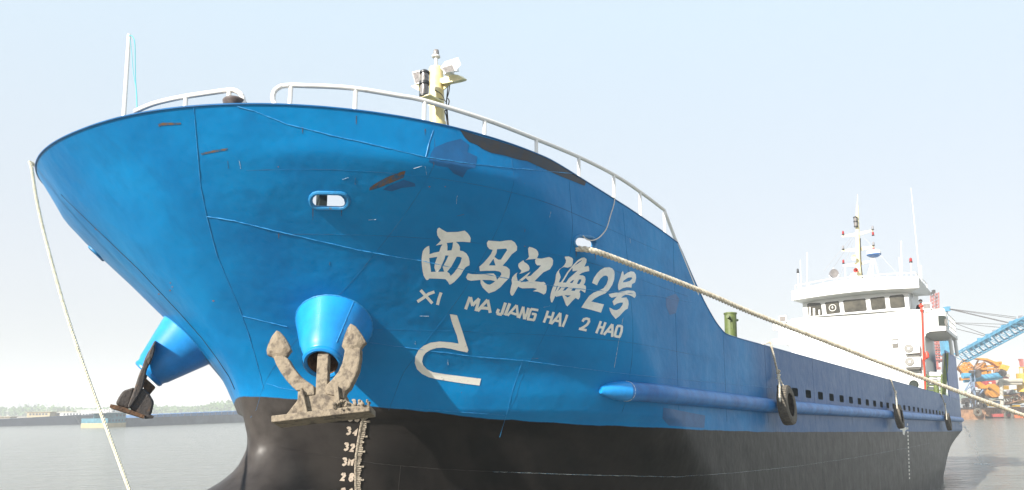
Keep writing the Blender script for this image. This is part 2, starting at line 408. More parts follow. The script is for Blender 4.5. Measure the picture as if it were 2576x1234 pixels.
    blk = mix(aft.outputs[0], blk, mix(ramp(n4.outputs[0], .35, (0, 0, 0), .7, (1, 1, 1)).outputs[0], (.009, .008, .0075), (.018, .016, .014)))
    edge = math_('ADD', at.outputs['Fac'], math_('MULTIPLY', math_('SUBTRACT', n2.outputs[0], .5), .05))
    msk = N.new('ShaderNodeMapRange'); msk.inputs[1].default_value = -.006; msk.inputs[2].default_value = .006; L.new(edge, msk.inputs[0])
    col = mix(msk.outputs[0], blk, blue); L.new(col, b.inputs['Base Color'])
    rr = N.new('ShaderNodeMapRange'); rr.inputs[3].default_value = .30; rr.inputs[4].default_value = .48; L.new(n2.outputs[0], rr.inputs[0])
    L.new(rr.outputs[0], b.inputs['Roughness']); b.inputs['Specular IOR Level'].default_value = .18
    # plate waviness between frames
    wv = N.new('ShaderNodeTexWave'); wv.inputs['Scale'].default_value = .55; wv.inputs['Distortion'].default_value = 1.2; wv.inputs['Detail'].default_value = 1; L.new(tc.outputs['Object'], wv.inputs['Vector'])
    b1 = N.new('ShaderNodeBump'); b1.inputs['Strength'].default_value = .07; b1.inputs['Distance'].default_value = .02; L.new(wv.outputs[1] if False else wv.outputs[0], b1.inputs['Height'])
    nb = noise(1.3, 3); b2 = N.new('ShaderNodeBump'); b2.inputs['Strength'].default_value = .8; b2.inputs['Distance'].default_value = .035; L.new(nb.outputs[0], b2.inputs['Height']); L.new(b1.outputs[0], b2.inputs['Normal'])
    b3 = N.new('ShaderNodeBump'); b3.inputs['Strength'].default_value = .12; b3.inputs['Distance'].default_value = .004; L.new(n3.outputs[0], b3.inputs['Height']); L.new(b2.outputs[0], b3.inputs['Normal'])
    L.new(b3.outputs[0], b.inputs['Normal'])
    return m
BLUE_A = (.0005, .155, .40); BLUE_B = (.0008, .225, .52); BLUE_C = (.0004, .110, .30)
M['hull'] = hull_material()
M['bluepaint'] = mat('bright_blue_paint', (.010, .26, .66), .3, var=.18, scale=2.5, bump=.1, bscale=6)
M['bluetube'] = mat('fender_blue_paint', (.012, .19, .52), .38, col2=(.02, .12, .36), thr=(.35, .6), scale=2.2, bump=.2, bscale=8)
M['blueaft'] = mat('dull_blue_paint', (.045, .12, .33), .4, var=.2, scale=3)
hull = build_hull(); hull.data.materials.append(M['hull'])
def rim_line(side, x0=4.7, x1=62, step=.1, dz=0.0, inset=0.0):
    pts = []
    # rim sampled through the top row of the grid
    for p in ROWS[-1]:
        if x0 <= p[0] <= x1: pts.append(Vector((p[0], side * max(0, p[1] - inset), p[2] + dz)))
    return pts
mb = MB(); L_ = rim_line(-1)[::-1] + rim_line(1)[1:]
mb.tube(L_, .012, 6); mb.build('rim_bar', M['patchdk'], hull, smooth=True)
# decks
def deck(name, z, x0, x1, m):
    mb = MB(); xsn = [x0 + (x1 - x0) * k / 60 for k in range(61)]
    vs = []; fs = []
    for x in xsn: y = max(.01, hb(x, z) - .012); vs += [(x, -y, z), (x, y, z)]
    for k in range(60): fs.append((2 * k, 2 * k + 1, 2 * k + 3, 2 * k + 2))
    mb.add(vs, fs); return mb.build(name, m, ship)
deck('forecastle_deck', 2.30, 6.3, 13.6, M['deck'])
deck('main_deck', .80, 13.62, 61.5, M['deck'])
mb = MB(); y = hb(13.6, 1.5) - .02; mb.box((13.6, 0, 1.55), (.05, 2 * y, 1.48)); mb.build('forecastle_bulkhead', M['white'], ship)
mb = MB(); mb.box((31, 0, 1.2), (30, 6.2, .8)); mb.build('hatch_coaming', M['dkgreen'], ship, bevel=.05)
mb = MB(); mb.box((35, -4.0, 1.25), (40, .03, .8)); mb.build('freeing_port_dark_sheet', M['dkgreen'], ship)  # added dark sheet, the darkness behind the ports is in its colour
# ------------------------------------------------------------------ marks painted on the plating
def paint(name, polys, m, off=.004, cell=7.0, label=None, step=.0006, parent=None):
    """polys: list of (outer, [holes]) in picture units, laid onto the plating as a thin sheet"""
    bm = bmesh.new(); lay = bm.verts.layers.float.new('o')
    for k, (outer, holes) in enumerate(polys):
        loops = [[Vector((p[0], p[1], 0)) for p in outer]] + [[Vector((p[0], p[1], 0)) for p in h] for h in holes]
        flat = [p for l in loops for p in l]; vs = [bm.verts.new(p) for p in flat]
        for v in vs: v[lay] = off + step * k
        for t in tessellate_polygon(loops):
            try: bm.faces.new([vs[i] for i in t])
            except ValueError: pass
    for _ in range(7):
        es = [e for e in bm.edges if e.calc_length() > cell]
        if not es: break
        bmesh.ops.subdivide_edges(bm, edges=es, cuts=1, use_grid_fill=False)
        bmesh.ops.triangulate(bm, faces=bm.faces)
    dead = []
    for v in bm.verts:
        for dy in range(0, 22, 2):
            P, n = onH(v.co.x, v.co.y + dy, v[lay] if v[lay] > 0 else off)
            if P is not None: break
        if P is None: dead.append(v)
        else: v.co = P
    bmesh.ops.delete(bm, geom=dead, context='VERTS')
    me = bpy.data.meshes.new(name); bm.to_mesh(me); bm.free(); me.materials.append(m)
    me.polygons.foreach_set('use_smooth', [True] * len(me.polygons))
    o = bpy.data.objects.new(name, me); COL.objects.link(o); o.parent = parent or hull; XF[o.name] = SM
    if label: o['label'] = label
    return o
def stroke(pts, w):
    """outline of a broad brush stroke along pts"""
    pts = [Vector((p[0], p[1])) for p in pts]; L = []; R = []; n = len(pts)
    for i, p in enumerate(pts):
        t = (pts[min(i + 1, n - 1)] - pts[max(i - 1, 0)]).normalized(); q = Vector((-t.y, t.x))
        k = 1.0
        if 0 < i < n - 1:
            t1 = (pts[i] - pts[i - 1]).normalized(); k = 1 / max(.6, abs(t.dot(t1)))
        L.append(p + q * w / 2 * k); R.append(p - q * w / 2 * k)
    return ([(p.x, p.y) for p in L + R[::-1]], [])
def mp(c, pts): return [c(*p) for p in pts]
c = C(1330, 715, 6.17)
g_xi = [(mp(c, [(430, 65), (395, 90), (385, 150), (395, 220), (430, 275), (465, 315), (415, 370), (365, 418), (430, 405), (495, 395), (460, 450), (432, 540), (330, 560), (240, 590), (240, 500), (232, 425), (190, 440), (140, 480), (108, 530), (92, 610), (85, 700), (92, 820), (105, 920), (125, 1010), (155, 1065), (185, 1100), (210, 1095), (240, 1065), (400, 1070), (555, 1080), (600, 1130), (632, 1185), (660, 1180), (720, 1140), (800, 1060), (860, 990), (910, 900), (950, 845), (1025, 805), (1028, 740), (1010, 650), (965, 575), (900, 530), (835, 518), (838, 450), (815, 400), (760, 345), (900, 345), (1040, 355), (1050, 280), (1030, 230), (990, 175), (930, 125), (800, 150), (580, 155), (500, 110)]),
          [mp(c, [(580, 368), (592, 430), (592, 518), (672, 512), (692, 440), (702, 355)]), mp(c, [(235, 665), (245, 760), (262, 860), (270, 938), (362, 935), (335, 850), (345, 770), (395, 640)]), mp(c, [(552, 614), (535, 680), (495, 770), (455, 870), (405, 935), (528, 932), (498, 840), (555, 740), (615, 615)]), mp(c, [(775, 638), (720, 740), (670, 830), (585, 935), (630, 965), (655, 1018), (720, 955), (790, 860), (850, 750), (875, 660), (830, 640)])])]
c = C(1480, 755, 6.17)
g_ma = [(mp(c, [(470, 75), (440, 120), (450, 190), (490, 240), (555, 258), (520, 340), (450, 430), (370, 520), (292, 590), (305, 675), (420, 670), (600, 668), (680, 680), (720, 705), (725, 745), (640, 850), (620, 770), (575, 722), (500, 722), (330, 738), (150, 735), (70, 718), (32, 795), (60, 845), (130, 865), (315, 848), (320, 920), (360, 1000), (420, 1060), (478, 1112), (600, 1070), (700, 1000), (790, 900), (880, 810), (893, 720), (890, 645), (830, 590), (750, 568), (830, 480), (930, 345), (1030, 270), (1035, 190), (990, 110), (920, 68), (850, 70), (700, 92)]),
          [mp(c, [(640, 245), (632, 320), (590, 395), (640, 435), (672, 452), (718, 448), (780, 350), (840, 262), (820, 232)]), mp(c, [(570, 430), (480, 562), (612, 565), (590, 500)]), mp(c, [(350, 848), (400, 905), (450, 935), (500, 942), (550, 915), (605, 875), (520, 852)])])]
c = C(1615, 780, 6.856)
g_jiang = [(mp(c, [(490, 48), (465, 85), (470, 170), (485, 265), (455, 305), (405, 345), (470, 325), (560, 318), (630, 310), (665, 285), (690, 220), (680, 155), (640, 105), (570, 70)]), []),
           (mp(c, [(360, 342), (300, 380), (255, 420), (248, 470), (275, 525), (318, 570), (300, 610), (270, 640), (340, 622), (430, 585), (480, 570), (500, 520), (480, 460), (430, 410), (385, 385)]), []),
           (mp(c, [(640, 292), (615, 350), (625, 410), (660, 452), (745, 455), (690, 520), (600, 600), (520, 680), (440, 700), (520, 595), (470, 620), (380, 690), (240, 800), (215, 700), (215, 640), (238, 608), (180, 640), (120, 710), (102, 770), (112, 850), (90, 930), (70, 1040), (85, 1090), (115, 1122), (150, 1090), (200, 1000), (248, 915), (290, 940), (340, 955), (480, 952), (580, 950), (660, 970), (570, 1018), (680, 1030), (750, 1060), (805, 1092), (850, 1060), (868, 980), (865, 900), (835, 840), (810, 815), (750, 820), (605, 800), (700, 700), (800, 605), (940, 540), (1000, 440), (1010, 350), (985, 295), (920, 272), (850, 285), (760, 305), (700, 302)]),
            [mp(c, [(415, 728), (350, 780), (295, 825), (480, 798), (440, 760)])])]
c = C(1745, 805, 6.857)
g_hai = [(mp(c, [(375, 92), (375, 120), (400, 170), (395, 220), (365, 275), (320, 325), (260, 365), (205, 430), (180, 490), (172, 580), (155, 660), (100, 790), (70, 890), (55, 990), (75, 1085), (100, 1095), (130, 1040), (165, 950), (185, 970), (320, 940), (360, 1040), (400, 1150), (430, 1180), (470, 1140), (540, 1060), (610, 995), (670, 1032), (705, 980), (712, 890), (690, 870), (720, 825), (760, 850), (815, 885), (835, 820), (835, 750), (820, 725), (785, 712), (815, 660), (828, 590), (812, 530), (770, 505), (680, 498), (740, 455), (820, 425), (908, 410), (905, 350), (890, 295), (800, 315), (845, 220), (850, 150), (800, 112), (740, 120), (660, 170), (555, 275), (500, 340), (420, 440), (340, 580), (285, 655), (245, 655), (285, 540), (270, 480), (250, 440), (248, 395), (290, 350), (350, 320), (440, 335), (520, 305), (545, 250), (555, 150), (530, 120), (460, 88)]),
          [mp(c, [(585, 292), (660, 215), (748, 165), (735, 190), (660, 245)]), mp(c, [(540, 340), (545, 415), (655, 398), (540, 500), (460, 570), (400, 662), (330, 658), (390, 560), (450, 455)]), mp(c, [(540, 612), (482, 665), (535, 672), (578, 605)]), mp(c, [(685, 592), (638, 688), (688, 696), (730, 630), (732, 590)]), mp(c, [(205, 730), (180, 800), (150, 875), (200, 800), (225, 735)]), mp(c, [(270, 758), (215, 848), (270, 805), (302, 758)]), mp(c, [(395, 758), (328, 840), (385, 832), (458, 758)]), mp(c, [(560, 778), (512, 835), (590, 842), (622, 785)]), mp(c, [(370, 935), (435, 986), (505, 942)])])]
c = C(1845, 840, 6.17)
g_two = [(mp(c, [(255, 385), (290, 290), (350, 200), (420, 130), (500, 85), (590, 78), (650, 100), (690, 150), (700, 210), (690, 320), (650, 430), (590, 520), (520, 590), (400, 640), (310, 690), (240, 750), (490, 808), (432, 970), (240, 915), (45, 868), (120, 750), (200, 640), (280, 580), (400, 530), (480, 490), (540, 410), (570, 320), (565, 265), (530, 240), (480, 250), (420, 300), (390, 350), (352, 432)]), [])]
g_hao = [(mp(c, [(858, 152), (835, 190), (815, 270), (785, 350), (765, 420), (765, 490), (780, 535), (860, 490), (940, 470), (1030, 480), (1040, 410), (1100, 380), (1122, 290), (1115, 220), (1080, 170), (1020, 158), (950, 185), (880, 235), (872, 180)]), [mp(c, [(870, 345), (868, 378), (950, 362), (1000, 345), (1045, 300), (1030, 275), (960, 285)])]),
         (mp(c, [(580, 605), (600, 650), (640, 678), (740, 655), (690, 710), (655, 750), (685, 830), (750, 790), (820, 772), (865, 775), (850, 820), (800, 890), (740, 922), (680, 915), (620, 878), (592, 872), (605, 930), (640, 1000), (690, 1060), (718, 1095), (790, 1040), (860, 965), (910, 915), (955, 895), (975, 800), (965, 730), (930, 672), (825, 680), (860, 645), (910, 620), (980, 625), (1040, 650), (1090, 685), (1118, 640), (1110, 580), (1080, 545), (960, 532), (800, 565), (650, 590)]), [])]
for nm, g in (('西', g_xi), ('马', g_ma), ('江', g_jiang), ('海', g_hai), ('2', g_two), ('号', g_hao)):
    paint('name_character', g, M['offwhite'], off=.005, label='large cream calligraphic character of the ship name')
c = C(1310, 910, 7.36); w = 70 / 7.36 * K
lat = [stroke(mp(c, q), w) for q in ([(225, 110), (350, 250), (500, 420)], [(550, 150), (420, 195), (290, 290), (150, 380)], [(705, 165), (655, 310), (620, 455)],
      [(1385, 270), (1330, 420), (1280, 560)], [(1395, 275), (1425, 400), (1445, 480)], [(1440, 470), (1520, 380), (1600, 310)], [(1595, 310), (1560, 450), (1520, 600)], [(1795, 335), (1690, 450), (1560, 600)], [(1795, 335), (1825, 480), (1855, 640)], [(1640, 525), (1730, 528), (1820, 540)],
      [(2215, 405), (2170, 540), (2125, 680)], [(2130, 680), (2060, 672), (2015, 655)], [(2020, 660), (2035, 600), (2060, 555)], [(2315, 420), (2260, 560), (2205, 700)])]
c = C(1640, 960, 7.156); w = 56 / 7.156 * K
lat += [stroke(mp(c, q), w) for q in ([(45, 90), (-60, 210), (-165, 330)], [(45, 90), (60, 230), (75, 375)], [(-80, 262), (0, 290), (60, 305)], [(95, 385), (150, 250), (195, 125)], [(195, 125), (205, 270), (215, 410)], [(222, 410), (275, 280), (310, 150)],
      [(535, 205), (440, 188), (365, 175)], [(370, 170), (330, 290), (295, 410)], [(275, 405), (360, 415), (445, 430)], [(430, 435), (455, 370), (480, 290)], [(490, 300), (440, 290), (385, 285)],
      [(760, 222), (720, 350), (665, 490)], [(890, 250), (850, 380), (800, 520)], [(720, 355), (790, 362), (850, 375)], [(1040, 270), (950, 390), (830, 520)], [(1040, 270), (1035, 420), (1030, 580)], [(920, 440), (980, 452), (1040, 462)], [(1195, 310), (1150, 440), (1090, 585)],
      [(1545, 470), (1580, 415), (1640, 400), (1690, 415), (1695, 470), (1650, 540), (1580, 590), (1500, 635)], [(1465, 630), (1560, 650), (1640, 668)],
      [(1965, 460), (1915, 600), (1860, 735)], [(2070, 485), (2020, 620), (1970, 760)], [(1920, 590), (1980, 600), (2040, 615)], [(2225, 530), (2130, 650), (2030, 770)], [(2225, 530), (2225, 670), (2220, 820)], [(2110, 690), (2170, 700), (2230, 712)],
      [(2330, 570), (2400, 570), (2450, 590)], [(2440, 580), (2430, 690), (2385, 820)], [(2400, 820), (2330, 810), (2270, 795)], [(2275, 800), (2295, 700), (2335, 570)])]
for i0, i1 in ((0, 3), (3, 10), (10, 25), (25, 32), (32, 34), (34, 44)):
    paint('name_word', lat[i0:i1], M['offwhite'], off=.005, cell=9)
c = C(1300, 980, 4.408)
paint('bulbous_bow_mark', [(mp(c, [(590, 95), (630, 100), (690, 110), (720, 200), (770, 350), (810, 480), (850, 600), (835, 632), (700, 605), (600, 580), (500, 565), (400, 570), (320, 595), (250, 640), (215, 690), (200, 760), (215, 810), (270, 870), (350, 910), (500, 935), (800, 975), (1028, 1003), (1005, 1098), (800, 1072), (600, 1042), (400, 1008), (290, 980), (200, 935), (130, 870), (98, 780), (105, 690), (150, 600), (220, 540), (320, 495), (450, 478), (600, 490), (712, 508), (690, 400), (640, 270), (610, 180)]), [])], M['markwhite'], off=.006, label='hook shaped white bulbous bow mark', cell=9)
# draft numerals and scale
c = C(1060, 1260, 4.072); w = 30 / 4.072 * K
D3 = [(0, 12), (14, 0), (34, 2), (42, 18), (30, 38), (46, 54), (40, 76), (20, 86), (2, 74)]
D2 = [(0, 20), (14, 2), (36, 2), (44, 22), (24, 52), (0, 80), (48, 84)]
D8 = [(24, 0), (6, 10), (8, 32), (24, 42), (42, 54), (40, 76), (22, 86), (6, 74), (8, 54), (24, 42), (40, 30), (38, 10), (24, 0)]
D8a = [(24, 0), (8, 8), (6, 24), (20, 40), (34, 36), (42, 20), (36, 4), (24, 0)]; D8b = [(20, 40), (4, 52), (4, 72), (18, 86), (36, 80), (42, 62), (34, 46), (20, 40)]
D6 = [(40, 2), (14, 20), (4, 50), (10, 78), (30, 84), (44, 66), (34, 46), (10, 52)]
D4 = [(34, 86), (40, 0), (2, 56), (50, 62)]
DM = [(4, 84), (12, 2), (26, 52), (52, 4), (50, 86)]
def dig(d, x, y, s=1.0, sh=-.15): return stroke([c(x + p[0] * s + (86 - p[1]) * s * -sh, y + p[1] * s) for p in d], w * .92)
for num in ([dig(D3, 205, 245), dig(D6, 290, 250)], [dig(D3, 178, 420), dig(D4, 262, 440)], [dig(D3, 148, 625), dig(D2, 228, 640)], [dig(D3, 125, 820), dig(DM, 200, 828)], [dig(D2, 108, 1018), dig(D8a, 215, 1022), dig(D8b, 215, 1022)], [dig(D2, 105, 1210), dig(D6, 208, 1212)], [dig(D3, 245, 62, .9), dig(D8a, 330, 75, .9), dig(D8b, 330, 75, .9)]):
    paint('draft_figure', num, M['numer'], off=.007, cell=12)
mb = MB(); sp = [(400, 255), (355, 480), (330, 640), (308, 790), (300, 930), (300, 1110), (308, 1300)]
pl_ = []
for i in range(len(sp) - 1):
    for k in range(6):
        t = k / 6; pl_.append(c(sp[i][0] + (sp[i + 1][0] - sp[i][0]) * t, sp[i][1] + (sp[i + 1][1] - sp[i][1]) * t))
mb.tube([onH(*q, off=.012)[0] for q in pl_], .020, 6); rnd = random.Random(3)
for k in range(40):
    y = 262 + k * 24.5; x = ip(y, [a[1] for a in sp], [a[0] for a in sp]) + 12
    ln = 95 if abs(((y - 345) % 190) - 0) < 14 or abs(((y - 345) % 190) - 190) < 11 else 38 + rnd.random() * 25
    a = onH(*c(x, y + rnd.uniform(-3, 3)), off=.010)[0]; b = onH(*c(x + ln, y + 4), off=.010)[0]
    mb.tube([a, b], .012 + rnd.random() * .006, 5)
mb.build('draft_scale', M['scale'], hull, label='crusty cream tick scale beside the draft figures', smooth=True)
# stern draft marks (dashed vertical line)
for k in range(15):
    y = 1066 + k * 9.6; x = 2281.5 + k * .35; paint('stern_draft_mark', [([(x, y), (x + 2.6, y), (x + 2.8, y + 5.5), (x + .2, y + 5.5)], [])], M['markwhite'], cell=5)
paint('paint_drip', [([(2264, 1074), (2270, 1076), (2280, 1075), (2281, 1081), (2277, 1085), (2275, 1096), (2271, 1093), (2270, 1083), (2264, 1082)], [])], M['markwhite'], cell=5, label='white paint splash below the middle tyre')
# weld seams
def seam(pts, m, r=.007, jit=1.0, n=10, off=.003):
    P = []
    for i in range(len(pts) - 1):
        a, b = pts[i], pts[i + 1]; d = sqrt((b[0] - a[0]) ** 2 + (b[1] - a[1]) ** 2); k = max(2, int(d / 9))
        for j in range(k): t = j / k; P.append((a[0] + (b[0] - a[0]) * t, a[1] + (b[1] - a[1]) * t + random.uniform(-jit, jit) * .5))
    P.append(pts[-1]); Q = [onH(x, y, off)[0] for x, y in P]; Q = [q for q in Q if q is not None]
    rs = [r * .55 * random.uniform(.35, 1.5) for _ in Q]
    mb = MB(); mb.tube(Q, rs, 5); return mb
S1 = [(487, 263), (497, 380), (505, 470), (520, 545), (545, 640), (570, 700), (600, 770), (625, 840), (640, 890), (655, 945), (664, 982)]
S2 = [(598, 268), (640, 280), (720, 312), (830, 340), (930, 362), (1068, 395), (1180, 412), (1300, 425), (1440, 437)]
S3 = [(521, 545), (590, 556), (700, 583), (800, 606), (900, 629), (1000, 647), (1062, 657), (1180, 682), (1300, 706), (1420, 724), (1520, 733), (1640, 744), (1740, 760)]
S4 = [(610, 795), (660, 808), (722, 822)]; S4b = [(930, 862), (1060, 880), (1200, 898), (1320, 908), (1440, 924), (1548, 938), (1680, 952), (1800, 963), (1940, 976)]
for P, mk, r in ((S1, 'weld', .008), (S2, 'weld', .010), (S3, 'weld', .009), (S4, 'weld', .009), (S4b, 'weld', .007),
                 ([(1090, 328), (1079, 360), (1071, 395)], 'weld', .009), ([(1315, 905), (1290, 980), (1272, 1050), (1257, 1100)], 'weld', .004), ([(1567, 800), (1556, 860), (1545, 925)], 'weldwht', .005),
                 ([(671, 965), (702, 975), (745, 983)], 'weld', .007), ([(940, 1022), (1100, 1033), (1270, 1045)], 'weld', .004)):
    seam(P, M[mk], r).build('weld_seam', M[mk], hull, smooth=True)
for P in ([(702, 1125), (760, 1137), (850, 1152), (960, 1168), (1100, 1180), (1240, 1187)], [(1008, 1172), (1002, 1234)], [(1240, 1187), (1500, 1196), (1700, 1200), (1850, 1190), (2000, 1174), (2150, 1152), (2280, 1128), (2340, 1115)]):
    seam(P, M['weldblk'], .006 if P[0][0] < 1100 else .0022).build('weld_seam', M['weldwht'] if P[0][0] == 1240 else M['weldblk'], hull, smooth=True)
# starboard mirror of the bow seam, visible as the dark line left of the stem
Q = []
for x, y in S1:
    p = onH(x, y, .003)[0]
    if p: Q.append(Vector((p.x, -p.y, p.z)))
mb = MB(); QQQ = []
for i in range(len(Q) - 1):
    for k in range(8): QQQ.append(Q[i].lerp(Q[i + 1], k / 8) )
mb.tube(QQQ, .005, 5); mb.build('weld_seam', M['weldblk'], hull, smooth=True)
# stains and touch ups
c = C(800, 100, 1.7633)
rim_px = [onH]  # stain hugging the rim
_st = mp(c, [(1175, 556), (1230, 572), (1300, 594), (1400, 622), (1500, 654), (1587, 683)]) + [(1452, 434), (1478, 450)] 
_lo = [(1470, 468), (1440, 456), (1405, 442)] + mp(c, [(1550, 730), (1500, 722), (1430, 700), (1350, 684), (1300, 662), (1270, 640), (1225, 622), (1200, 598)])
paint('dark_stain', [(_st + _lo, [])], M['stain'], label='blackish stain hugging the rim below the railing')
# faint creases where the frames press through, and scratches
def hull_line(pts, r, m, nm):
    Q = [Vector((x, -hb(x, z) - .001, z)) for x, z in pts]; mb = MB(); mb.tube(Q, r, 5); mb.build(nm, m, hull, smooth=True)
for z_, xa, xb in ((3.05, 5.75, 12.5), (2.42, 6.4, 13.8), (1.35, 7.6, 15.0)): hull_line([(xa + (xb - xa) * k / 60, z_) for k in range(61)], .0018, M['hull'], 'plate_crease')
for xa in (7.1, 8.2, 9.5, 11.2, 13.2, 15.6, 18.3, 22.5, 27, 33): hull_line([(xa + (3.4 - (3.4 - 3.1 * k / 30)) * (.16 if xa < 12 else 0), min(ztop(xa), 3.5) - (min(ztop(xa), 3.5) - .15) * k / 30) for k in range(31)], .0018, M['hull'], 'plate_crease')
_r = random.Random(31)
for k in range(26):
    x = _r.uniform(560, 1650); y = _r.uniform(330, 1000); a = _r.uniform(-.3, .3) if k % 2 else _r.uniform(1.3, 1.8); l = _r.uniform(6, 26)
    P_ = [onH(x + cos(a) * l * t + _r.uniform(-.6, .6), y + sin(a) * l * t, .0015)[0] for t in (0, .33, .66, 1)]; P_ = [p for p in P_ if p]
    if len(P_) > 2: mb = MB(); mb.tube(P_, _r.uniform(.0012, .0022), 4); mb.build('scratch', M['rust'] if k % 3 == 0 else M['weldwht'], hull)
for (x, y, l) in ((786, 524, 30), (858, 526, 18), (895, 292, 22), (1220, 352, 26), (1068, 325, 16), (1349, 400, 24), (1448, 628, 20), (1090, 398, 20), (760, 322, 16), (1496, 628, 26), (700, 588, 14), (905, 865, 22), (1290, 706, 18)):
    paint('rust_run', [([(x, y), (x + 2.6, y), (x + 2.2, y + l * .5), (x + 1.6, y + l), (x + .8, y + l), (x + .2, y + l * .5)], [])], M['rust'], off=.003, cell=6)
paint('rust_stain', [(mp(c, [(665, 895), (668, 878), (690, 862), (760, 822), (850, 788), (868, 785), (858, 822), (780, 855), (720, 880), (690, 890)]), [])], M['rust'], off=.005)
paint('touch_up_patch', [(mp(c, [(1010, 690), (1030, 655), (1100, 625), (1180, 605), (1225, 640), (1215, 680), (1270, 705), (1262, 765), (1215, 780), (1190, 822), (1140, 800), (1105, 765), (1050, 758), (1000, 735)]), [])], M['patchdk'], off=.003, label='darker blue repainted patch under the rim')
paint('touch_up_patch', [(mp(c, [(770, 870), (860, 835), (920, 855), (925, 872), (850, 880), (790, 900), (740, 890)]), [])], M['patchdk'], off=.0035)
c = C(1700, 863, 1.7633)
paint('touch_up_patch', [(mp(c, [(730, 770), (965, 815), (960, 885), (760, 872), (725, 830)]), [])], M['patchdk'], off=.003, label='darker blue repainted patch below the fender bar')
paint('touch_up_patch', [(mp(c, [(745, 150), (800, 130), (820, 160), (800, 240), (765, 250), (745, 200)]), [])], M['patchdk'], off=.003)
for q in ([(505, 386), (540, 378), (573, 373), (572, 378), (530, 385), (508, 390)], [(398, 312), (410, 309), (455, 309), (455, 313), (425, 315), (405, 316), (400, 320)]):
    paint('rust_stain', [(q, [])], M['rust'], off=.004, cell=6)
for (x, y) in [(241, 577), (429, 712), (434, 722), (428, 731), (537, 757), (1080, 470), (1120, 470), (760, 322), (400, 740), (1320, 620), (700, 420)]:
    a = random.uniform(0, 3); r = random.uniform(1.2, 2.6); paint('rust_fleck', [([(x + r * cos(a + k * 1.26) * random.uniform(.6, 1.6), y + r * .8 * sin(a + k * 1.26)) for k in range(5)], [])], M['rustdot'], cell=8)
# ------------------------------------------------------------------ bow fittings
def mir(v): return Vector((v[0], -v[1], v[2]))
# lips of the fairleads
def lip(outline, sgn, r, m, name='fairlead_lip'):
    pts = []
    for k in range(len(outline)):
        a = outline[k]; b = outline[(k + 1) % len(outline)]
        for t in (0, .5): x = a[0] + (b[0] - a[0]) * t; z = a[1] + (b[1] - a[1]) * t; pts.append(Vector((x, sgn * (hb(x, z) + .004), z)))
    mb = MB(); mb.tube(pts, r, 8, closed=True); return mb.build(name, m, hull, smooth=True)
def inner_sleeve(outline, sgn, depth, m):
    mb = MB(); n = len(outline); vs = []; nb = Vector((.35, -sgn * 1.0, 0)).normalized() * depth
    for (x, z) in outline: p = Vector((x, sgn * hb(x, z), z)); vs += [p, p + nb]
    mb.add(vs, [(2 * i, 2 * i + 1, (2 * i + 3) % (2 * n), (2 * i + 2) % (2 * n)) for i in range(n)])
    return mb.build('fairlead_sleeve', m, hull)
M['lip'] = mat('lip_blue_paint', (.015, .19, .42), .4, col2=(.10, .09, .06), thr=(.34, .40), scale=12, bump=.3)
for s in (-1, 1): lip(FAIR[0], s, .028, M['lip'])
lip(FAIR[1], -1, .024, M['lip']); lip(FAIR[1], 1, .03, M['lip'])
inner_sleeve(FAIR[0], -1, .10, M['lip']); inner_sleeve(FAIR[0], 1, .10, M['lip']); inner_sleeve(FAIR[1], -1, .10, M['lip'])
# green bulwark stay seen through the first fairlead, cyan frame through the second
p = onH(800, 506, 0)[0]; mb = MB(); mb.box((p.x + .50, p.y + .50, 2.85), (.10, .22, 1.1), Matrix.Rotation(radians(-30), 3, 'Z')); mb.build('bulwark_stay', M['dkgreen'], ship)
p = onH(1466, 604, 0)[0]; mb = MB(); mb.tube([(p.x + .30, p.y + .55, 2.45), (p.x + .42, p.y + .50, 3.2)], .03, 6); mb.build('stair_stringer', M['cyanpaint'], ship)
# anchor pockets (cones)
MO = Vector((7.15, -1.99, .845)); BA = Vector((7.80, -1.55, 1.66)); axd = (BA - MO).normalized(); LEN = (BA - MO).length
def cone(s):
    f = (lambda v: v) if s < 0 else mir
    o = f(MO); a = f(axd); mb = MB()
    prof = [(.245, -.005), (.262, .01), (.27, .05), (.30, .10)]
    for k in range(1, 9): t = k / 8; prof.append((.30 + .50 * t, .10 + (LEN - .10 + .45) * t))
    mb.lathe(o, a, prof, 56)
    c = mb.build('anchor_pocket', M['bluepaint'], hull, smooth=True, label='bright blue cone shaped anchor pocket')
    mb = MB(); mb.lathe(o, a, [(.262, .03), (.272, .0), (.262, -.03), (.235, -.045), (.205, -.03), (.195, .0)], 48)
    mb.build('pocket_mouth_ring', M['bluepaint'], c, smooth=True)
    mb = MB(); mb.lathe(o, a, [(.196, -.02), (.190, .12), (.185, .75), (.0, .76)], 40); mb.build('hawse_pipe', M['rustiron'], c, smooth=True)
    # longitudinal weld beads
    u = a.orthogonal().normalized(); w = a.cross(u)
    for an in ((210, 330) if s < 0 else (30, 250)):
        d = u * cos(radians(an)) + w * sin(radians(an)); mb = MB(); pts = []; 
        for k in range(40): t = k / 39; pts.append(o + a * (.11 + .75 * LEN * t) + d * (.303 + .50 * (t * .75 * LEN) / (LEN + .35)))
        mb.tube(pts, [.006 * random.uniform(.5, 1.3) for _ in pts], 5); mb.build('weld_seam', M['weld'], c, smooth=True)
    return c
cone(-1); cone(1)
def cone_weld(s):
    # bead where the cone meets the plating
    f = (lambda v: v) if s < 0 else mir
    B_ = BVP if s < 0 else BVS; o = f(MO); a = f(axd); u = a.orthogonal().normalized(); w = a.cross(u); pts = []
    for k in range(90):
        an = 2 * pi * k / 90; d = u * cos(an) + w * sin(an); p0 = o + d * .30 + a * .1; dirv = (a * (LEN + .35) + d * .50).normalized()
        h = B_.ray_cast(p0, dirv)
        if h[0] is not None and h[3] < 1.6: pts.append(h[0] - dirv * .004)
    if len(pts) > 20:
        mb = MB(); mb.tube(pts, [.008 * random.uniform(.6, 1.4) for _ in pts], 5, closed=True); mb.build('weld_seam', M['weld'], hull, smooth=True)
cone_weld(-1); cone_weld(1)
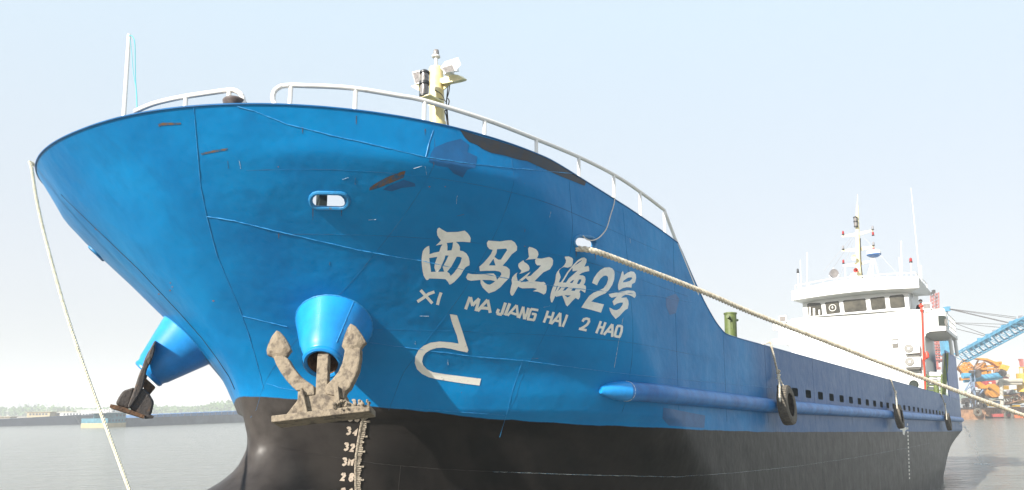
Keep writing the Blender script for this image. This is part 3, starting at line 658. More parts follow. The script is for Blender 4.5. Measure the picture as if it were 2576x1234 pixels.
# fender bar
FX = [11.55 + .25 * k for k in range(13)] + [14.7 + 1.0 * k for k in range(47)]
def zfend(x): return ip(x, [11, 13, 18.5, 30, 61], [.60, .57, .53, .56, .66])
pts = [Vector((x, -(hb(x, zfend(x)) + .05), zfend(x))) for x in FX if x < 61.2]
mb = MB(); mb.tube(pts, .155, 18); tube_o = mb.build('fender_bar', M['bluetube'], hull, smooth=True, label='long half round blue rubbing bar')
p0 = pts[0]; d = (pts[0] - pts[1]).normalized(); mb = MB()
mb.tube([p0 + d * q[0] + Vector((0, q[0] * .10, 0)) for q in ((-.01, 0), (.10, 0), (.22, 0), (.36, 0), (.46, 0), (.50, 0))], [.158, .156, .142, .112, .08, .055], 18)
mb.build('bar_nose', M['bluepaint'], tube_o, smooth=True)
mb = MB(); mb.tube([p0 + Vector((0, .158 * cos(a), .158 * sin(a))) for a in [2 * pi * k / 24 for k in range(24)]], .006, 5, closed=True); mb.build('weld_seam', M['weldwht'], tube_o)
pts2 = [Vector((p.x, -p.y, p.z)) for p in pts]; mb = MB(); mb.tube(pts2, .165, 12); mb.build('fender_bar', M['bluetube'], hull, smooth=True)
# rails on the bow
def smooth_px(q, n=6):
    out = []
    for i in range(len(q) - 1):
        p0 = q[max(i - 1, 0)]; p1 = q[i]; p2 = q[i + 1]; p3 = q[min(i + 2, len(q) - 1)]
        for k in range(n):
            t = k / n; out.append(tuple(.5 * ((2 * p1[j]) + (-p0[j] + p2[j]) * t + (2 * p0[j] - 5 * p1[j] + 4 * p2[j] - p3[j]) * t * t + (-p0[j] + 3 * p1[j] - 3 * p2[j] + p3[j]) * t ** 3) for j in range(len(p1))))
    out.append(tuple(q[-1])); return out
rail = empty('bow_railing_dummy', SM) if False else None
mb = MB(); R1 = smooth_px([(694, 268), (687, 250), (690, 232), (703, 220), (722, 216), (760, 216), (880, 222), (1000, 241), (1068, 254), (1220, 301), (1350, 351), (1460, 397), (1550, 443), (1620, 490), (1671, 529)])
RP = [onPlan(x, y, .07) for x, y in R1]; RP = [q for q in RP if q]
e1 = oY(1700, 605, -4.33); e2 = oY(1755, 742, -4.33)
mb.tube(RP + [e1, e2], .030, 10); railo = mb.build('bow_railing', M['rail'], ship, smooth=True, label='white tubular railing along the port bow rim')
for (x, yt, yb) in ((732, 216, 272), (895, 224, 290), (1068, 254, 322), (1219, 300, 350), (1349, 351, 395), (1456, 395, 446), (1544, 441, 495), (1610, 484, 548), (1671, 529, 590)):
    P = onPlan(x, yt, .07); a = Vector((P.x, P.y, ztop(P.x) - .04)); mb = MB(); mb.tube([P, a], .026, 8); mb.build('rail_post', M['rail'], railo, smooth=True)
mb = MB(); R2 = smooth_px([(340, 281), (380, 264), (420, 253), (470, 243), (530, 234), (575, 228), (592, 229), (606, 238), (612, 252), (613, 268)])
RP = [onPlan(x, y, .07) for x, y in R2]; RP = [q for q in RP if q]
mb.tube(RP, .030, 10); r2 = mb.build('bow_railing', M['rail'], ship, smooth=True, label='short curved white railing over the bow left of the gap')
for (x, yt) in ((468, 244), (577, 228)):
    P = onPlan(x, yt, .07)
    if P: mb = MB(); mb.tube([P, Vector((P.x, P.y, 3.64))], .026, 8); mb.build('rail_post', M['rail'], r2, smooth=True)
# starboard copy of the railing
mb = MB(); RPm = [Vector((q.x, -q.y, q.z)) for q in [onPlan(x, y, .07) for x, y in R1] if q]; mb.tube(RPm[10:], .03, 8); mb.build('bow_railing', M['rail'], ship, smooth=True)
# roller fairlead
P = onPlan(593, 256, .02); mb = MB(); o_ = Vector((P.x + .02, P.y + .05, 3.66))
mb.lathe(o_, (0.06, 0.04, 1), [(.075, .0), (.08, .02), (.10, .05), (.135, .085), (.138, .105), (.12, .125), (.04, .14), (0, .142)], 28); mb.build('roller_fairlead', M['roller'], ship, smooth=True)
# jackstaff with halyard
P = onPlan(313, 283, .12); Pt = onPlan(325, 88, .12); top = Vector((P.x + .03, P.y - .02, 0)); d = sray(325, 88); q = SO + d * ((P.x + .03 - SO.x) / d.x)
mb = MB(); mb.tube([Vector((P.x, P.y, 3.62)), Vector((P.x, P.y, 3.66)), q], [.026, .026, .024], 8); js = mb.build('jackstaff', M['rail'], ship, smooth=True)
d2 = lambda x, y: oX(x, y, P.x + .02)
mb = MB(); mb.tube([d2(*w_) for w_ in smooth_px([(325, 90), (333, 92), (339, 108), (340, 150), (341, 200), (344, 240), (345, 275)])], .006, 5); mb.tube([d2(*w_) for w_ in smooth_px([(327, 98), (331, 130), (335, 180), (342, 225), (344, 275)])], .004, 5)
mb.build('halyard', M['cyanrope'], js, smooth=True)
# foremast
B0 = oY(1101, 330, -1.9); T0 = oY(1097, 170, -1.9); fr = 19.5 * (B0 - SO).length / FL * .97
mb = MB(); mb.tube([Vector((B0.x, B0.y, 2.3)), B0, T0 - (T0 - B0) * .02, T0], [fr, fr, fr * .93, fr * .80], 24); fm = mb.build('foremast', M['creamlt'], ship, smooth=True, label='pale yellow stub mast with lamps on the bow')
FX_ = B0.x
def oM(x, y, dx=0): return oX(x, y, FX_ + dx)
s_ = (B0 - SO).length / FL
mb = MB(); a = oM(1086, 205, -.12); bq = oM(1160, 193, -.05); 
c = C(1260, 130, 4.1133)
pl3 = [oM(*c(x, y), -.10) for x, y in ((530, 512), (760, 440), (820, 450), (880, 492), (870, 510), (800, 530), (620, 565))]
mb.prism(pl3, (0.12, 0.0, .02)); pf = mb.build('lamp_platform', M['cream'], fm)
mb = MB(); mb.prism([oM(*c(x, y), -.02) for x, y in ((610, 560), (825, 485), (610, 660))], (.02, 0, 0)); mb.build('gusset', M['cream'], pf)
mb = MB(); mb.prism([oM(*c(x, y), -.10) for x, y in ((205, 598), (310, 560), (330, 575), (320, 665))], (.12, 0, .02)); mb.build('lamp_platform', M['cream'], fm)
mb = MB(); mb.prism([oM(*c(x, y), -fr * .5) for x, y in ((420, 820), (490, 930), (520, 850), (510, 810))], (.03, 0, 0)); mb.build('gusset', M['cream'], fm)
# floodlights
def flood(face, depthv, par):
    mb = MB(); mb.prism(face, depthv); o = mb.build('floodlight', M['rail'], par, bevel=.006)
    cx = sum(face, Vector()) / len(face); f2 = [cx + (p - cx) * .80 - Vector(depthv).normalized() * .006 for p in face]
    mb = MB(); mb.prism(f2, Vector(depthv).normalized() * .004); mb.build('lamp_glass', M['glasslens'], o); return o
flood([oM(*c(x, y), -.28) for x, y in ((585, 355), (760, 300), (800, 395), (650, 425))], Vector((.10, -.02, .14)), pf)
mb = MB(); mb.tube([oM(*c(770, 290), -.2), oM(*c(815, 290), -.15), oM(*c(825, 405), -.15), oM(*c(770, 405), -.2)], .008, 6); mb.box(oM(*c(705, 425), -.18), (.10, .14, .05)); mb.build('floodlight_bracket', M['rail'], pf)
flood([oM(*c(x, y), -.22) for x, y in ((218, 412), (320, 385), (320, 560), (262, 578))], Vector((.08, .03, .02)), fm)
# twin lantern
def lantern(base, r, h, par, tiers=2):
    o = Vector(base); mb = MB(); mb.lathe(o, (0, 0, 1), [(0, -.02 * h), (r * 1.05, -.02 * h), (r * 1.05, .05 * h), (r * .9, .06 * h)], 18)
    for t in range(1, tiers): z = h * t / tiers; mb.lathe(o, (0, 0, 1), [(r * .9, z - .06 * h), (r * 1.12, z - .05 * h), (r * 1.12, z + .05 * h), (r * .9, z + .06 * h)], 18)
    mb.lathe(o, (0, 0, 1), [(r * .9, h * .86), (r * 1.12, h * .87), (r * 1.1, h * .93), (r * .6, h * 1.0), (r * .25, h * 1.03), (0, h * 1.03)], 18)
    for k in range(4): a = pi / 4 + pi / 2 * k; mb.tube([o + Vector((r * cos(a), r * sin(a), .04 * h)), o + Vector((r * cos(a), r * sin(a), .9 * h))], r * .07, 5)
    l = mb.build('twin_lantern', M['blackmetal'], par, smooth=True)
    mb = MB(); mb.lathe(o, (0, 0, 1), [(r * .85, .05 * h), (r * .88, .3 * h), (r * .8, .45 * h), (r * .88, .7 * h), (r * .85, .88 * h)], 18); mb.build('lantern_glass', M['glasslens'], l, smooth=True); return l
Lb = oM(1067, 243, -.45); Lt = oM(1067, 176, -.45); lantern(Lb, 12.0 * s_ * .95, (Lt - Lb).length * .97, fm)
mb = MB(); mb.box(Lb + Vector((.12, -.05, -.02)), (.34, .20, .02)); mb.build('lantern_bracket', M['cream'], fm)
# top lamp
mb = MB(); a = oM(1097.5, 168); bq = oM(1097, 146); mb.tube([a, bq], .028, 10); mb.lathe(bq, (0, 0, 1), [(.02, 0), (.07, .01), (.07, .035), (.03, .04)], 16); tl = mb.build('top_lamp', M['rail'], fm, smooth=True)
mb = MB(); mb.lathe(bq, (0, 0, 1), [(.045, .04), (.05, .09), (.042, .135), (.0, .15)], 14); mb.build('lamp_glass', M['glasslens'], tl, smooth=True)
# cables on the mast
c2 = lambda x, y: oM(*c(x, y), -.02)
mb = MB()
for q in ([(690, 600), (680, 700), (670, 820), (672, 920), (690, 1060), (695, 1150)], [(712, 590), (700, 680), (672, 780), (665, 900), (650, 930), (670, 1000), (688, 1150)], [(690, 760), (705, 790), (700, 830), (680, 900), (700, 1150)]):
    mb.tube([c2(*w_) for w_ in smooth_px(q)], .010, 6)
for q in ([(450, 610), (540, 660), (610, 710), (650, 790)], [(490, 770), (580, 765), (640, 780), (660, 800)]): mb.tube([oM(*c(*w_), -fr - .02) for w_ in smooth_px(q)], .007, 5)
mb.build('cable_run', M['blackrub'], fm, smooth=True)
mb = MB(); mb.lathe(Vector((B0.x, B0.y, B0.z - .02)), (0, 0, 1), [(fr, .17), (fr * 1.08, .17), (fr * 1.08, 0), (fr, 0)], 24); mb.build('mast_collar', M['creamlt'], fm, smooth=True)
# green bollard post on the main deck
a = oY(1837, 846, -3.95); bq = oY(1837, 788, -3.95); s2 = (a - SO).length / FL; mb = MB(); mb.tube([a - Vector((0, 0, 1.1)), bq], 14.5 * s2, 20)
mb.lathe(bq, (0, 0, 1), [(14.5 * s2, -.03), (16 * s2, -.03), (16 * s2, .0), (0, .0)], 20); bo = mb.build('mooring_post', M['green'], ship, smooth=True)
mb = MB(); q = oY(1832, 803, -4.1); mb.tube([q + Vector((-.18, -.05, .03)), q + Vector((.02, -.05, 0))], .035, 8); mb.tube([oY(1850, 806, -3.95), oY(1855, 806, -3.95)], .03, 8); mb.tube([q + Vector((-.02, -.08, .02)), q + Vector((.0, -.08, -.22))], .03, 6); mb.build('post_arm', M['green'], bo, smooth=True)
# ------------------------------------------------------------------ ropes
def rope_mesh(mb, pts, r, pitch=None, strands=3, n=6):
    pts = [Vector(p) for p in pts]; pitch = pitch or r * 7
    # resample
    out = [pts[0]]; step = pitch / 8.0; carry = 0
    for i in range(len(pts) - 1):
        a, b = pts[i], pts[i + 1]; L = (b - a).length; t = step - carry
        while t < L: out.append(a.lerp(b, t / L)); t += step
        carry = L - (t - step)
    out.append(pts[-1]); N = len(out); ref = None; fr_ = []
    for i in range(N):
        t = (out[min(i + 1, N - 1)] - out[max(i - 1, 0)]).normalized()
        if ref is None: ref = t.orthogonal().normalized()
        ref = (ref - t * ref.dot(t)).normalized(); fr_.append((t, ref.copy(), t.cross(ref)))
    for s in range(strands):
        q = []
        for i in range(N):
            a = 2 * pi * (i * step / pitch + s / strands); q.append(out[i] + (fr_[i][1] * cos(a) + fr_[i][2] * sin(a)) * r * .60)
        mb.tube(q, r * .50, n)
def catm(pts, n=8): return [Vector(p) for p in smooth_px([tuple(p) for p in pts], n)]
# left mooring line, from the starboard bow down towards the quay
tipP = SM @ Vector((5.10, 2.02, 3.76)); 
lp = [(86, 414, None), (80, 424, 10.2), (92, 500, 10.1), (115, 602, 9.9), (162, 772, 9.6), (214, 930, 9.3), (270, 1082, 9.0), (328, 1240, 8.6), (400, 1440, 8.0)]
wp = [tipP] + [oD(x, y, D) for x, y, D in lp[1:]]
tD = tipP.y
lp2 = [(80, 423, tD - .06), (92, 500, tD - .15), (115, 602, tD - .3), (162, 772, tD - .6), (214, 930, tD - .9), (270, 1082, tD - 1.2), (328, 1240, tD - 1.55), (400, 1440, tD - 2.1)]
wp = [tipP + Vector((.05, .08, -.06)), tipP + Vector((-.02, 0, 0.0))] + [oD(x, y, D) for x, y, D in lp2]
mb = MB(); rope_mesh(mb, catm(wp, 8), .022, pitch=.13); mb.build('mooring_rope', M['ropeyel'], None, 'yellowish white twisted rope hanging steeply from the bow tip at the left', 'rope', frame='W', smooth=True)
# main mooring line to the right
f2 = onH(1452, 626, .02)[0]
rp = [(1462, 627, 0), (1490, 631, .06), (1545, 650, .4), (1620, 678, .9), (1700, 708, 1.5), (1790, 744, 2.1), (1880, 783, 2.8), (1980, 822, 3.5), (2090, 864, 4.2), (2200, 907, 4.9), (2300, 944, 5.5), (2400, 982, 6.1), (2500, 1018, 6.7), (2590, 1051, 7.2), (2680, 1080, 7.8)]
fw_ = SM @ f2; D0 = fw_.y - .03
wp = [SM @ Vector((f2.x + .05, f2.y + .6, f2.z - .02)), SM @ Vector((f2.x, f2.y + .10, f2.z + .005)), fw_] + [oD(x, y, D0 + q * .9 - .05) for x, y, q in rp[1:]]
mb = MB(); rope_mesh(mb, catm(wp, 6), .043, pitch=.25, strands=3, n=7); mb.build('mooring_rope', M['ropewhite'], None, 'thick dirty white rope running from the second fairlead to the right edge', 'rope', frame='W', smooth=True)
# thin messenger line
q1 = [(1537, 486), (1541, 496), (1541, 512), (1531, 545), (1522, 575), (1510, 592), (1496, 603), (1482, 606), (1470, 602), (1462, 594)]
mb = MB(); P_ = [onH(x, y, .03)[0] for x, y in smooth_px(q1, 4)]; P_ = [p for p in P_ if p]; P_ = [Vector((P_[0].x, P_[0].y + .10, P_[0].z + .05))] + P_
mb.tube([SM @ p for p in P_], .0085, 6); mb.build('messenger_line', M['ropethin'], None, 'thin white line looping from the rim into the second fairlead', 'rope', frame='W', smooth=True)
# ------------------------------------------------------------------ anchors
def anchor(s, label, m, mr):
    KC = Vector((7.02, -2.23, .19)); R = Vector((.52, -.85, .02)).normalized()
    U = Vector((.10, .22, 1.0)); U = (U - R * U.dot(R)).normalized(); F = R.cross(U)
    if F.dot(SO - KC) < 0: F = -F
    KC = KC + F * .10
    f = (lambda v: Vector(v)) if s < 0 else mir
    root = empty('ship_anchor', SM @ Matrix.Translation(f(KC)), label, 'anchor', 'stockless anchors hanging at the bow')
    def pl(x, y, off=0):   # picture point to the plane of the anchor
        d = sray(x, y); return SO + d * ((KC + F * off - SO).dot(F) / d.dot(F))
    cc = C(830, 920, 2.7425)
    def solid(name, outline, th, off, mt, bev=.012):
        mb = MB(); P = [pl(*cc(x, y), 0) + F * (off) for x, y in outline]; mb.prism([f(p) for p in P], f(-F * th))
        return mb.build(name, mt, root, bevel=bev)
    T = .15
    solid('arm', [(388, 885), (360, 905), (330, 905), (290, 870), (240, 815), (190, 745), (150, 675), (128, 615), (150, 600), (215, 600), (255, 625), (290, 690), (350, 765), (410, 815), (480, 862), (485, 940), (400, 950)], T, .07, m, .025)
    solid('arm', [(585, 935), (580, 880), (590, 850), (640, 800), (690, 740), (725, 660), (745, 560), (740, 530), (800, 515), (885, 530), (882, 620), (865, 720), (830, 800), (790, 880), (750, 915), (745, 980), (660, 950)], T, .07, m, .025)
    for out in ([(150, 375), (110, 425), (75, 500), (62, 550), (68, 590), (100, 600), (130, 622), (190, 635), (240, 600), (262, 565), (278, 548), (255, 490), (215, 425), (180, 388)],
                [(795, 315), (770, 350), (745, 410), (725, 480), (717, 515), (742, 545), (770, 570), (830, 570), (880, 540), (905, 505), (930, 482), (905, 430), (875, 385), (840, 340)]):
        cx = sum(p[0] for p in out) / len(out); cy = sum(p[1] for p in out) / len(out); mb = MB(); ap = f(pl(*cc(cx, cy)) + F * .10)
        P = [f(pl(*cc(x, y)) + F * .045) for x, y in out]; Pb = [f(pl(*cc(x, y)) - F * .03) for x, y in out]; Pi = [f(pl(*cc(cx + (x - cx) * .55, cy + (y - cy) * .55)) + F * .09) for x, y in out]
        n = len(P); mb.add(P + Pb + Pi, [(i, (i + 1) % n, (i + 1) % n + n, i + n) for i in range(n)] + [(i, (i + 1) % n, (i + 1) % n + 2 * n, i + 2 * n) for i in range(n)] + [tuple(range(2 * n, 3 * n)), tuple(range(n, 2 * n))])
        mb.build('fluke', m, root, smooth=True, sharp=35, bevel=.008)
    solid('crown', [(335, 900), (400, 900), (490, 935), (600, 930), (700, 860), (750, 950), (760, 985), (860, 1040), (800, 1075), (715, 1075), (440, 1112), (225, 1118), (330, 985)], .20, .05, m, .02)
    if s > 0: solid('crown_block', [(350, 905), (480, 925), (620, 925), (735, 870), (750, 960), (740, 1070), (440, 1105), (300, 1110), (330, 1000)], .46, .20, m, .03)
    solid('crown_rib', [(372, 900), (395, 905), (440, 1112), (400, 1120)], .10, .13, mr, .008); solid('crown_rib', [(665, 900), (700, 870), (720, 1060), (680, 1090)], .10, .13, mr, .008)
    # base plate: long bar along R
    a = pl(*cc(120, 1165)); b_ = pl(*cc(985, 1065)); cpos = (a + b_) / 2; d = (b_ - a); mb = MB()
    Rm = Matrix((d.normalized(), F, d.normalized().cross(F))).transposed()
    vs = MB(); vs.box((0, 0, 0), (d.length * .98, .36, .085), Rm)
    mb.add([f(cpos + v - F * .03) for v in vs.v], vs.f); mb.build('tripping_plate', mr, root, bevel=.012)
    # shank up into the pipe
    a = pl(*cc(542, 960), -.02); top = MO + axd * .45 + U * .0; mid = pl(*cc(557, 600), -.07)
    mb = MB(); w = .072
    vs = []
    for P, ww in ((a, w * 1.05), (mid, w), (top, w)): vs += [f(P + R * ww + F * ww * .9), f(P - R * ww + F * ww * .9), f(P - R * ww - F * ww * .9), f(P + R * ww - F * ww * .9)]
    mb.add(vs, [(0, 1, 5, 4), (1, 2, 6, 5), (2, 3, 7, 6), (3, 0, 4, 7), (4, 5, 9, 8), (5, 6, 10, 9), (6, 7, 11, 10), (7, 4, 8, 11), (3, 2, 1, 0), (8, 9, 10, 11)])
    mb.build('shank', m, root, bevel=.012)
    # clump of mud / lashings on the plate end
    if s < 0:
        rnd = random.Random(5); mb = MB(); q = pl(*cc(790, 1040), .10)
        for k in range(60):
            p = q + R * rnd.uniform(-.20, .22) + U * (rnd.random() ** 2 * .13 - .04) + F * rnd.uniform(-.10, .08); r = rnd.uniform(.010, .026)
            mb.lathe(p, (rnd.uniform(-1, 1), rnd.uniform(-1, 1), 1), [(0, -r), (r * .8, -r * .5), (r, 0), (r * .7, r * .6), (0, r)], 7)
        mb.build('mud_clump', m, root, smooth=True)
    return root
anchor(-1, 'muddy tan anchor hanging at the front blue cone, in front of the black bottom paint', M['mud'], M['mud'])
def side_anchor():
    KC = mir(Vector((7.16, -2.20, .20))); d0 = (KC - SO); Fh = Vector((-d0.x, -d0.y, 0)).normalized(); Rh = Vector((-Fh.y, Fh.x, 0))
    root = empty('ship_anchor', SM @ Matrix.Translation(KC), 'dark rusty anchor seen edge on at the far blue cone, over the river', 'anchor', 'stockless anchors hanging at the bow')
    c8_ = C(300, 980, 3.084)
    def pl(x, y, off): off += .40; d = sray(*c8_(x, y)); return SO + d * ((KC + Fh * off - SO).dot(Fh) / d.dot(Fh))
    def solid(name, o, off, th, m, bev=.02):
        mb = MB(); mb.prism([pl(x, y, off) for x, y in o], -Fh * th); return mb.build(name, m, root, bevel=bev)
    solid('arm', [(590, 400), (560, 520), (520, 610), (500, 700), (480, 790), (440, 870), (400, 930), (350, 1000), (325, 985), (365, 880), (395, 800), (430, 690), (470, 590), (500, 500), (540, 420)], .30, .20, M['darkiron'], .03)
    mb = MB(); o = [(606, 330), (610, 350), (600, 420), (585, 470), (560, 540), (535, 560), (510, 520), (530, 450), (560, 390), (590, 335)]
    P = [pl(x, y, .36) for x, y in o]; Q = [pl(x, y, .02) for x, y in o]; cx = sum(o_[0] for o_ in o) / len(o); cy = sum(o_[1] for o_ in o) / len(o); I = [pl(cx + (x - cx) * .5, cy + (y - cy) * .6, .44) for x, y in o]; n = len(o)
    mb.add(P + Q + I, [(i, (i + 1) % n, (i + 1) % n + n, i + n) for i in range(n)] + [(i, (i + 1) % n, (i + 1) % n + 2 * n, i + 2 * n) for i in range(n)] + [tuple(range(2 * n, 3 * n)), tuple(range(n, 2 * n))]); mb.build('fluke', M['darkiron'], root, smooth=True, sharp=35)
    solid('arm', [(575, 470), (545, 600), (510, 720), (480, 800), (440, 800), (470, 700), (505, 600), (530, 500)], -.42, .20, M['darkiron'], .03)
    solid('crown', [(400, 784), (285, 820), (240, 885), (208, 952), (335, 1000), (380, 880)], .22, .62, M['darkiron'], .03)
    solid('crown', [(440, 800), (490, 795), (545, 850), (592, 932), (575, 1010), (560, 1065), (480, 1080), (345, 995), (400, 900)], .26, .66, M['darkiron'], .03)
    solid('tripping_plate', [(162, 952), (150, 985), (320, 1040), (490, 1092), (500, 1062), (400, 1025), (300, 985), (230, 965)], .42, .95, M['rustiron'], .015)
    solid('plate_end', [(495, 1050), (560, 1060), (588, 1070), (582, 1090), (500, 1094)], .30, .7, M['darkiron'], .015)
    solid('shank', [(500, 690), (590, 770), (605, 790), (545, 862), (495, 825), (480, 760)], .08, .16, M['rustiron'], .012)
side_anchor()
# ------------------------------------------------------------------ tyre fenders
def tyre(px, py, hpx, lab, px_w, ropepts, kn):
    c0 = oY(px, py, -4.35 - .165 * 2 - .02); R0 = hpx / 2 * abs((oY(px, py - 10, c0.y) - oY(px, py + 10, c0.y)).z) / 20
    Wd = R0 * .50; ctr = Vector((c0.x, -(hb(c0.x, .5) + .215 + Wd / 2 + .01), c0.z))
    T = Matrix.Translation(ctr) @ Matrix.Rotation(radians(1), 4, 'Z') @ Matrix.Rotation(radians(-5), 4, 'X')
    root = empty('tyre_fender', SM @ T, lab, 'tyre', 'old tyres hung along the ship side as fenders')
    TT = lambda v: T @ Vector(v)
    mb = MB(); prof = [(.60, -.40), (.62, -.47), (.78, -.52), (.92, -.48), (.975, -.38), (.985, 0), (.975, .38), (.92, .48), (.78, .52), (.62, .47), (.60, .40), (.66, .30), (.86, .25), (.88, 0), (.86, -.25), (.66, -.30), (.60, -.40)]
    n = 56; vs = []; 
    for (r, h) in prof:
        for k in range(n): a = 2 * pi * k / n; vs.append(TT((r * R0 * cos(a), h * Wd, r * R0 * sin(a))))
    fs = [(i * n + k, i * n + (k + 1) % n, (i + 1) * n + (k + 1) % n, (i + 1) * n + k) for i in range(len(prof) - 1) for k in range(n)]
    mb.add(vs, fs); mb.build('carcass', M['tyre'], root, smooth=True)
    # tread lugs
    mb = MB(); NL = 44
    for k in range(NL):
        a0 = 2 * pi * k / NL
        for (ha, hb_, sh) in ((-.46, -.02, .0), (.02, .46, .5)):
            q = []
            for (h, da) in ((ha, .05), ((ha + hb_) / 2, .20), (hb_, .05), (hb_, .78), ((ha + hb_) / 2, .93), (ha, .78)):
                a = a0 + 2 * pi / NL * (da + sh)
                rr = .985 if abs(h) < .40 else .955
                q.append((rr, h, a))
            lo = [TT(((r - .01) * R0 * cos(a), h * Wd, (r - .01) * R0 * sin(a))) for r, h, a in q]; hi = [TT(((r + .03) * R0 * cos(a), h * Wd, (r + .03) * R0 * sin(a))) for r, h, a in q]
            m_ = len(q); mb.add(lo + hi, [tuple(range(m_, 2 * m_))] + [(i, (i + 1) % m_, (i + 1) % m_ + m_, i + m_) for i in range(m_)])
    mb.build('tread', M['tyre'], root)
    # rope from the rim down through the tyre
    topx, topy = ropepts[0]; knx, kny = kn; bx, by = ropepts[1]
    yy = -4.35 - .03; a = oY(topx, topy, yy); a0 = a + Vector((.05, .35, -.05)); k_ = oY(knx, kny, yy - .06); b_ = oY(bx, by, ctr.y - Wd * .30 - .06)
    mb = MB(); rr = max(.018, R0 * .055); rope_mesh(mb, [a0, a + Vector((0, .03, .03)), a, (a + k_) / 2, k_], rr, n=5)
    tp = T @ Vector((R0 * .10, 0, R0 * .60)); tout = T @ Vector((-R0 * .25, -Wd * .3, R0 * 1.04))
    rope_mesh(mb, [k_, (k_ + b_) / 2 + Vector((0, -.02, 0)), b_], rr, n=5); rope_mesh(mb, [k_, T @ Vector((R0 * .12, Wd * .2, R0 * 1.06)), T @ Vector((R0 * .14, 0, R0 * .86))], rr * .8, n=5)
    rnd = random.Random(int(px))
    for j in range(4): c_ = k_ + Vector((rnd.uniform(-.02, .02), rnd.uniform(-.03, .01), (j - 1.5) * rr * 2.2)); mb.lathe(c_, (rnd.uniform(-.5, .5), rnd.uniform(-.5, .5), 1), [(rr * 1.0, -rr), (rr * 2.0, -rr * .3), (rr * 1.9, rr * .4), (rr * .9, rr)], 8)
    mb.build('rope', M['ropewhite'], root, smooth=True)
tyre(1981, 1020, 99, 'nearest tyre on the ship side, with deep tread, below the first rope', 0, [(1939, 864), (1962, 1010)], (1957, 942))
tyre(2263, 1049, 59, 'middle tyre on the ship side, with the white paint splash under it', 0, [(2241, 955), (2257, 1028)], (2252, 990))
tyre(2386, 1062, 43, 'farthest tyre on the ship side, below the raised stern bulwark', 0, [(2367, 991), (2382, 1056)], (2377, 1020))
# ------------------------------------------------------------------ superstructure
XF_ = 50.0
def F(p, dx=0): return oX(p[0], p[1], XF_ + dx)
c4 = C(2440, 940, 4.113); c5 = C(2500, 850, 5.855); c6 = C(2900, 930, 3.8545); c7 = C(2480, 600, 2.742); c8 = C(2400, 550, 1.7627)
house = MB(); P = [(2026, 801), (1959, 811), (1944, 816), (1944, 831), (1959, 831), (1960, 854), (1946, 856), (1946, 866), (1966, 867), (1984, 869), (1991, 876), (1993, 1005)]
P += [(2331, 1008), c6(198, 975), c6(185, 560), c6(200, 515), c6(250, 492), c6(445, 478), c6(435, 250), (2375, 777), (2301, 779)]
out = [F(q) for q in P]
wallw = [F(q) for q in ((2026, 801), (2301, 779))]
hole = [F(c6(x, y)) for x, y in ((345, 295), (430, 293), (452, 320), (460, 435), (440, 425), (352, 425))]
house.prism([Vector((p.x, p.y, p.z)) for p in out], (.25, 0, 0), holes=[])
hs = house.build('house_front', M['white'], ship, label='white front wall of the stern superstructure with side wings')
zf = F((2150, 940)).z
# main block behind
zt_ = F((2200, 785)).z - .02
mb = MB(); mb.box((53.2, .02, (zt_ + .8) / 2), (5.9, 7.1, zt_ - .8)); mb.build('house_block', M['white'], ship)
# wheelhouse
wl = F(c5(365, 700)); wr = F(c5(2300, 510)); zb_ = zt_; ztw = 8.25
wy0 = 2.78; wy1 = -3.12
def wpoly(o): return [Vector((50.0 + o, wy0, 0)), Vector((49.88 + o, 1.6, 0)), Vector((49.84 + o, 0, 0)), Vector((49.86 + o, -1.8, 0)), Vector((50.0 + o, wy1, 0)), Vector((54.0, wy1, 0)), Vector((54.0, wy0, 0))]
def wxf(y): return ip(-y, [-wy0, -1.6, 0, 1.8, -wy1], [50.0, 49.88, 49.84, 49.86, 50.0])
def FW(p):
    d = sray(*p); P = SO + d * ((49.9 - SO.x) / d.x)
    for _ in range(3): P = SO + d * ((wxf(P.y) - SO.x) / d.x)
    return P
mb = MB(); W0 = wpoly(0); mb.prism([v + Vector((0, 0, zb_ - .02)) for v in W0], (0, 0, ztw - zb_)); wh = mb.build('wheelhouse', M['white'], ship, label='white wheelhouse with five dark front windows')
wins = [[(432, 715), (460, 690), (660, 685), (685, 718), (706, 890), (690, 907), (470, 922), (453, 900)], [(765, 685), (785, 675), (1000, 650), (1018, 668), (1043, 850), (1030, 862), (805, 890), (792, 878)],
        [(1102, 655), (1125, 636), (1490, 604), (1510, 620), (1535, 805), (1520, 824), (1145, 858), (1130, 845)], [(1605, 610), (1625, 592), (1850, 568), (1872, 590), (1893, 775), (1880, 790), (1650, 812), (1632, 800)],
        [(1962, 575), (1985, 550), (2200, 527), (2228, 545), (2253, 745), (2240, 760), (2005, 780), (1985, 762)]]
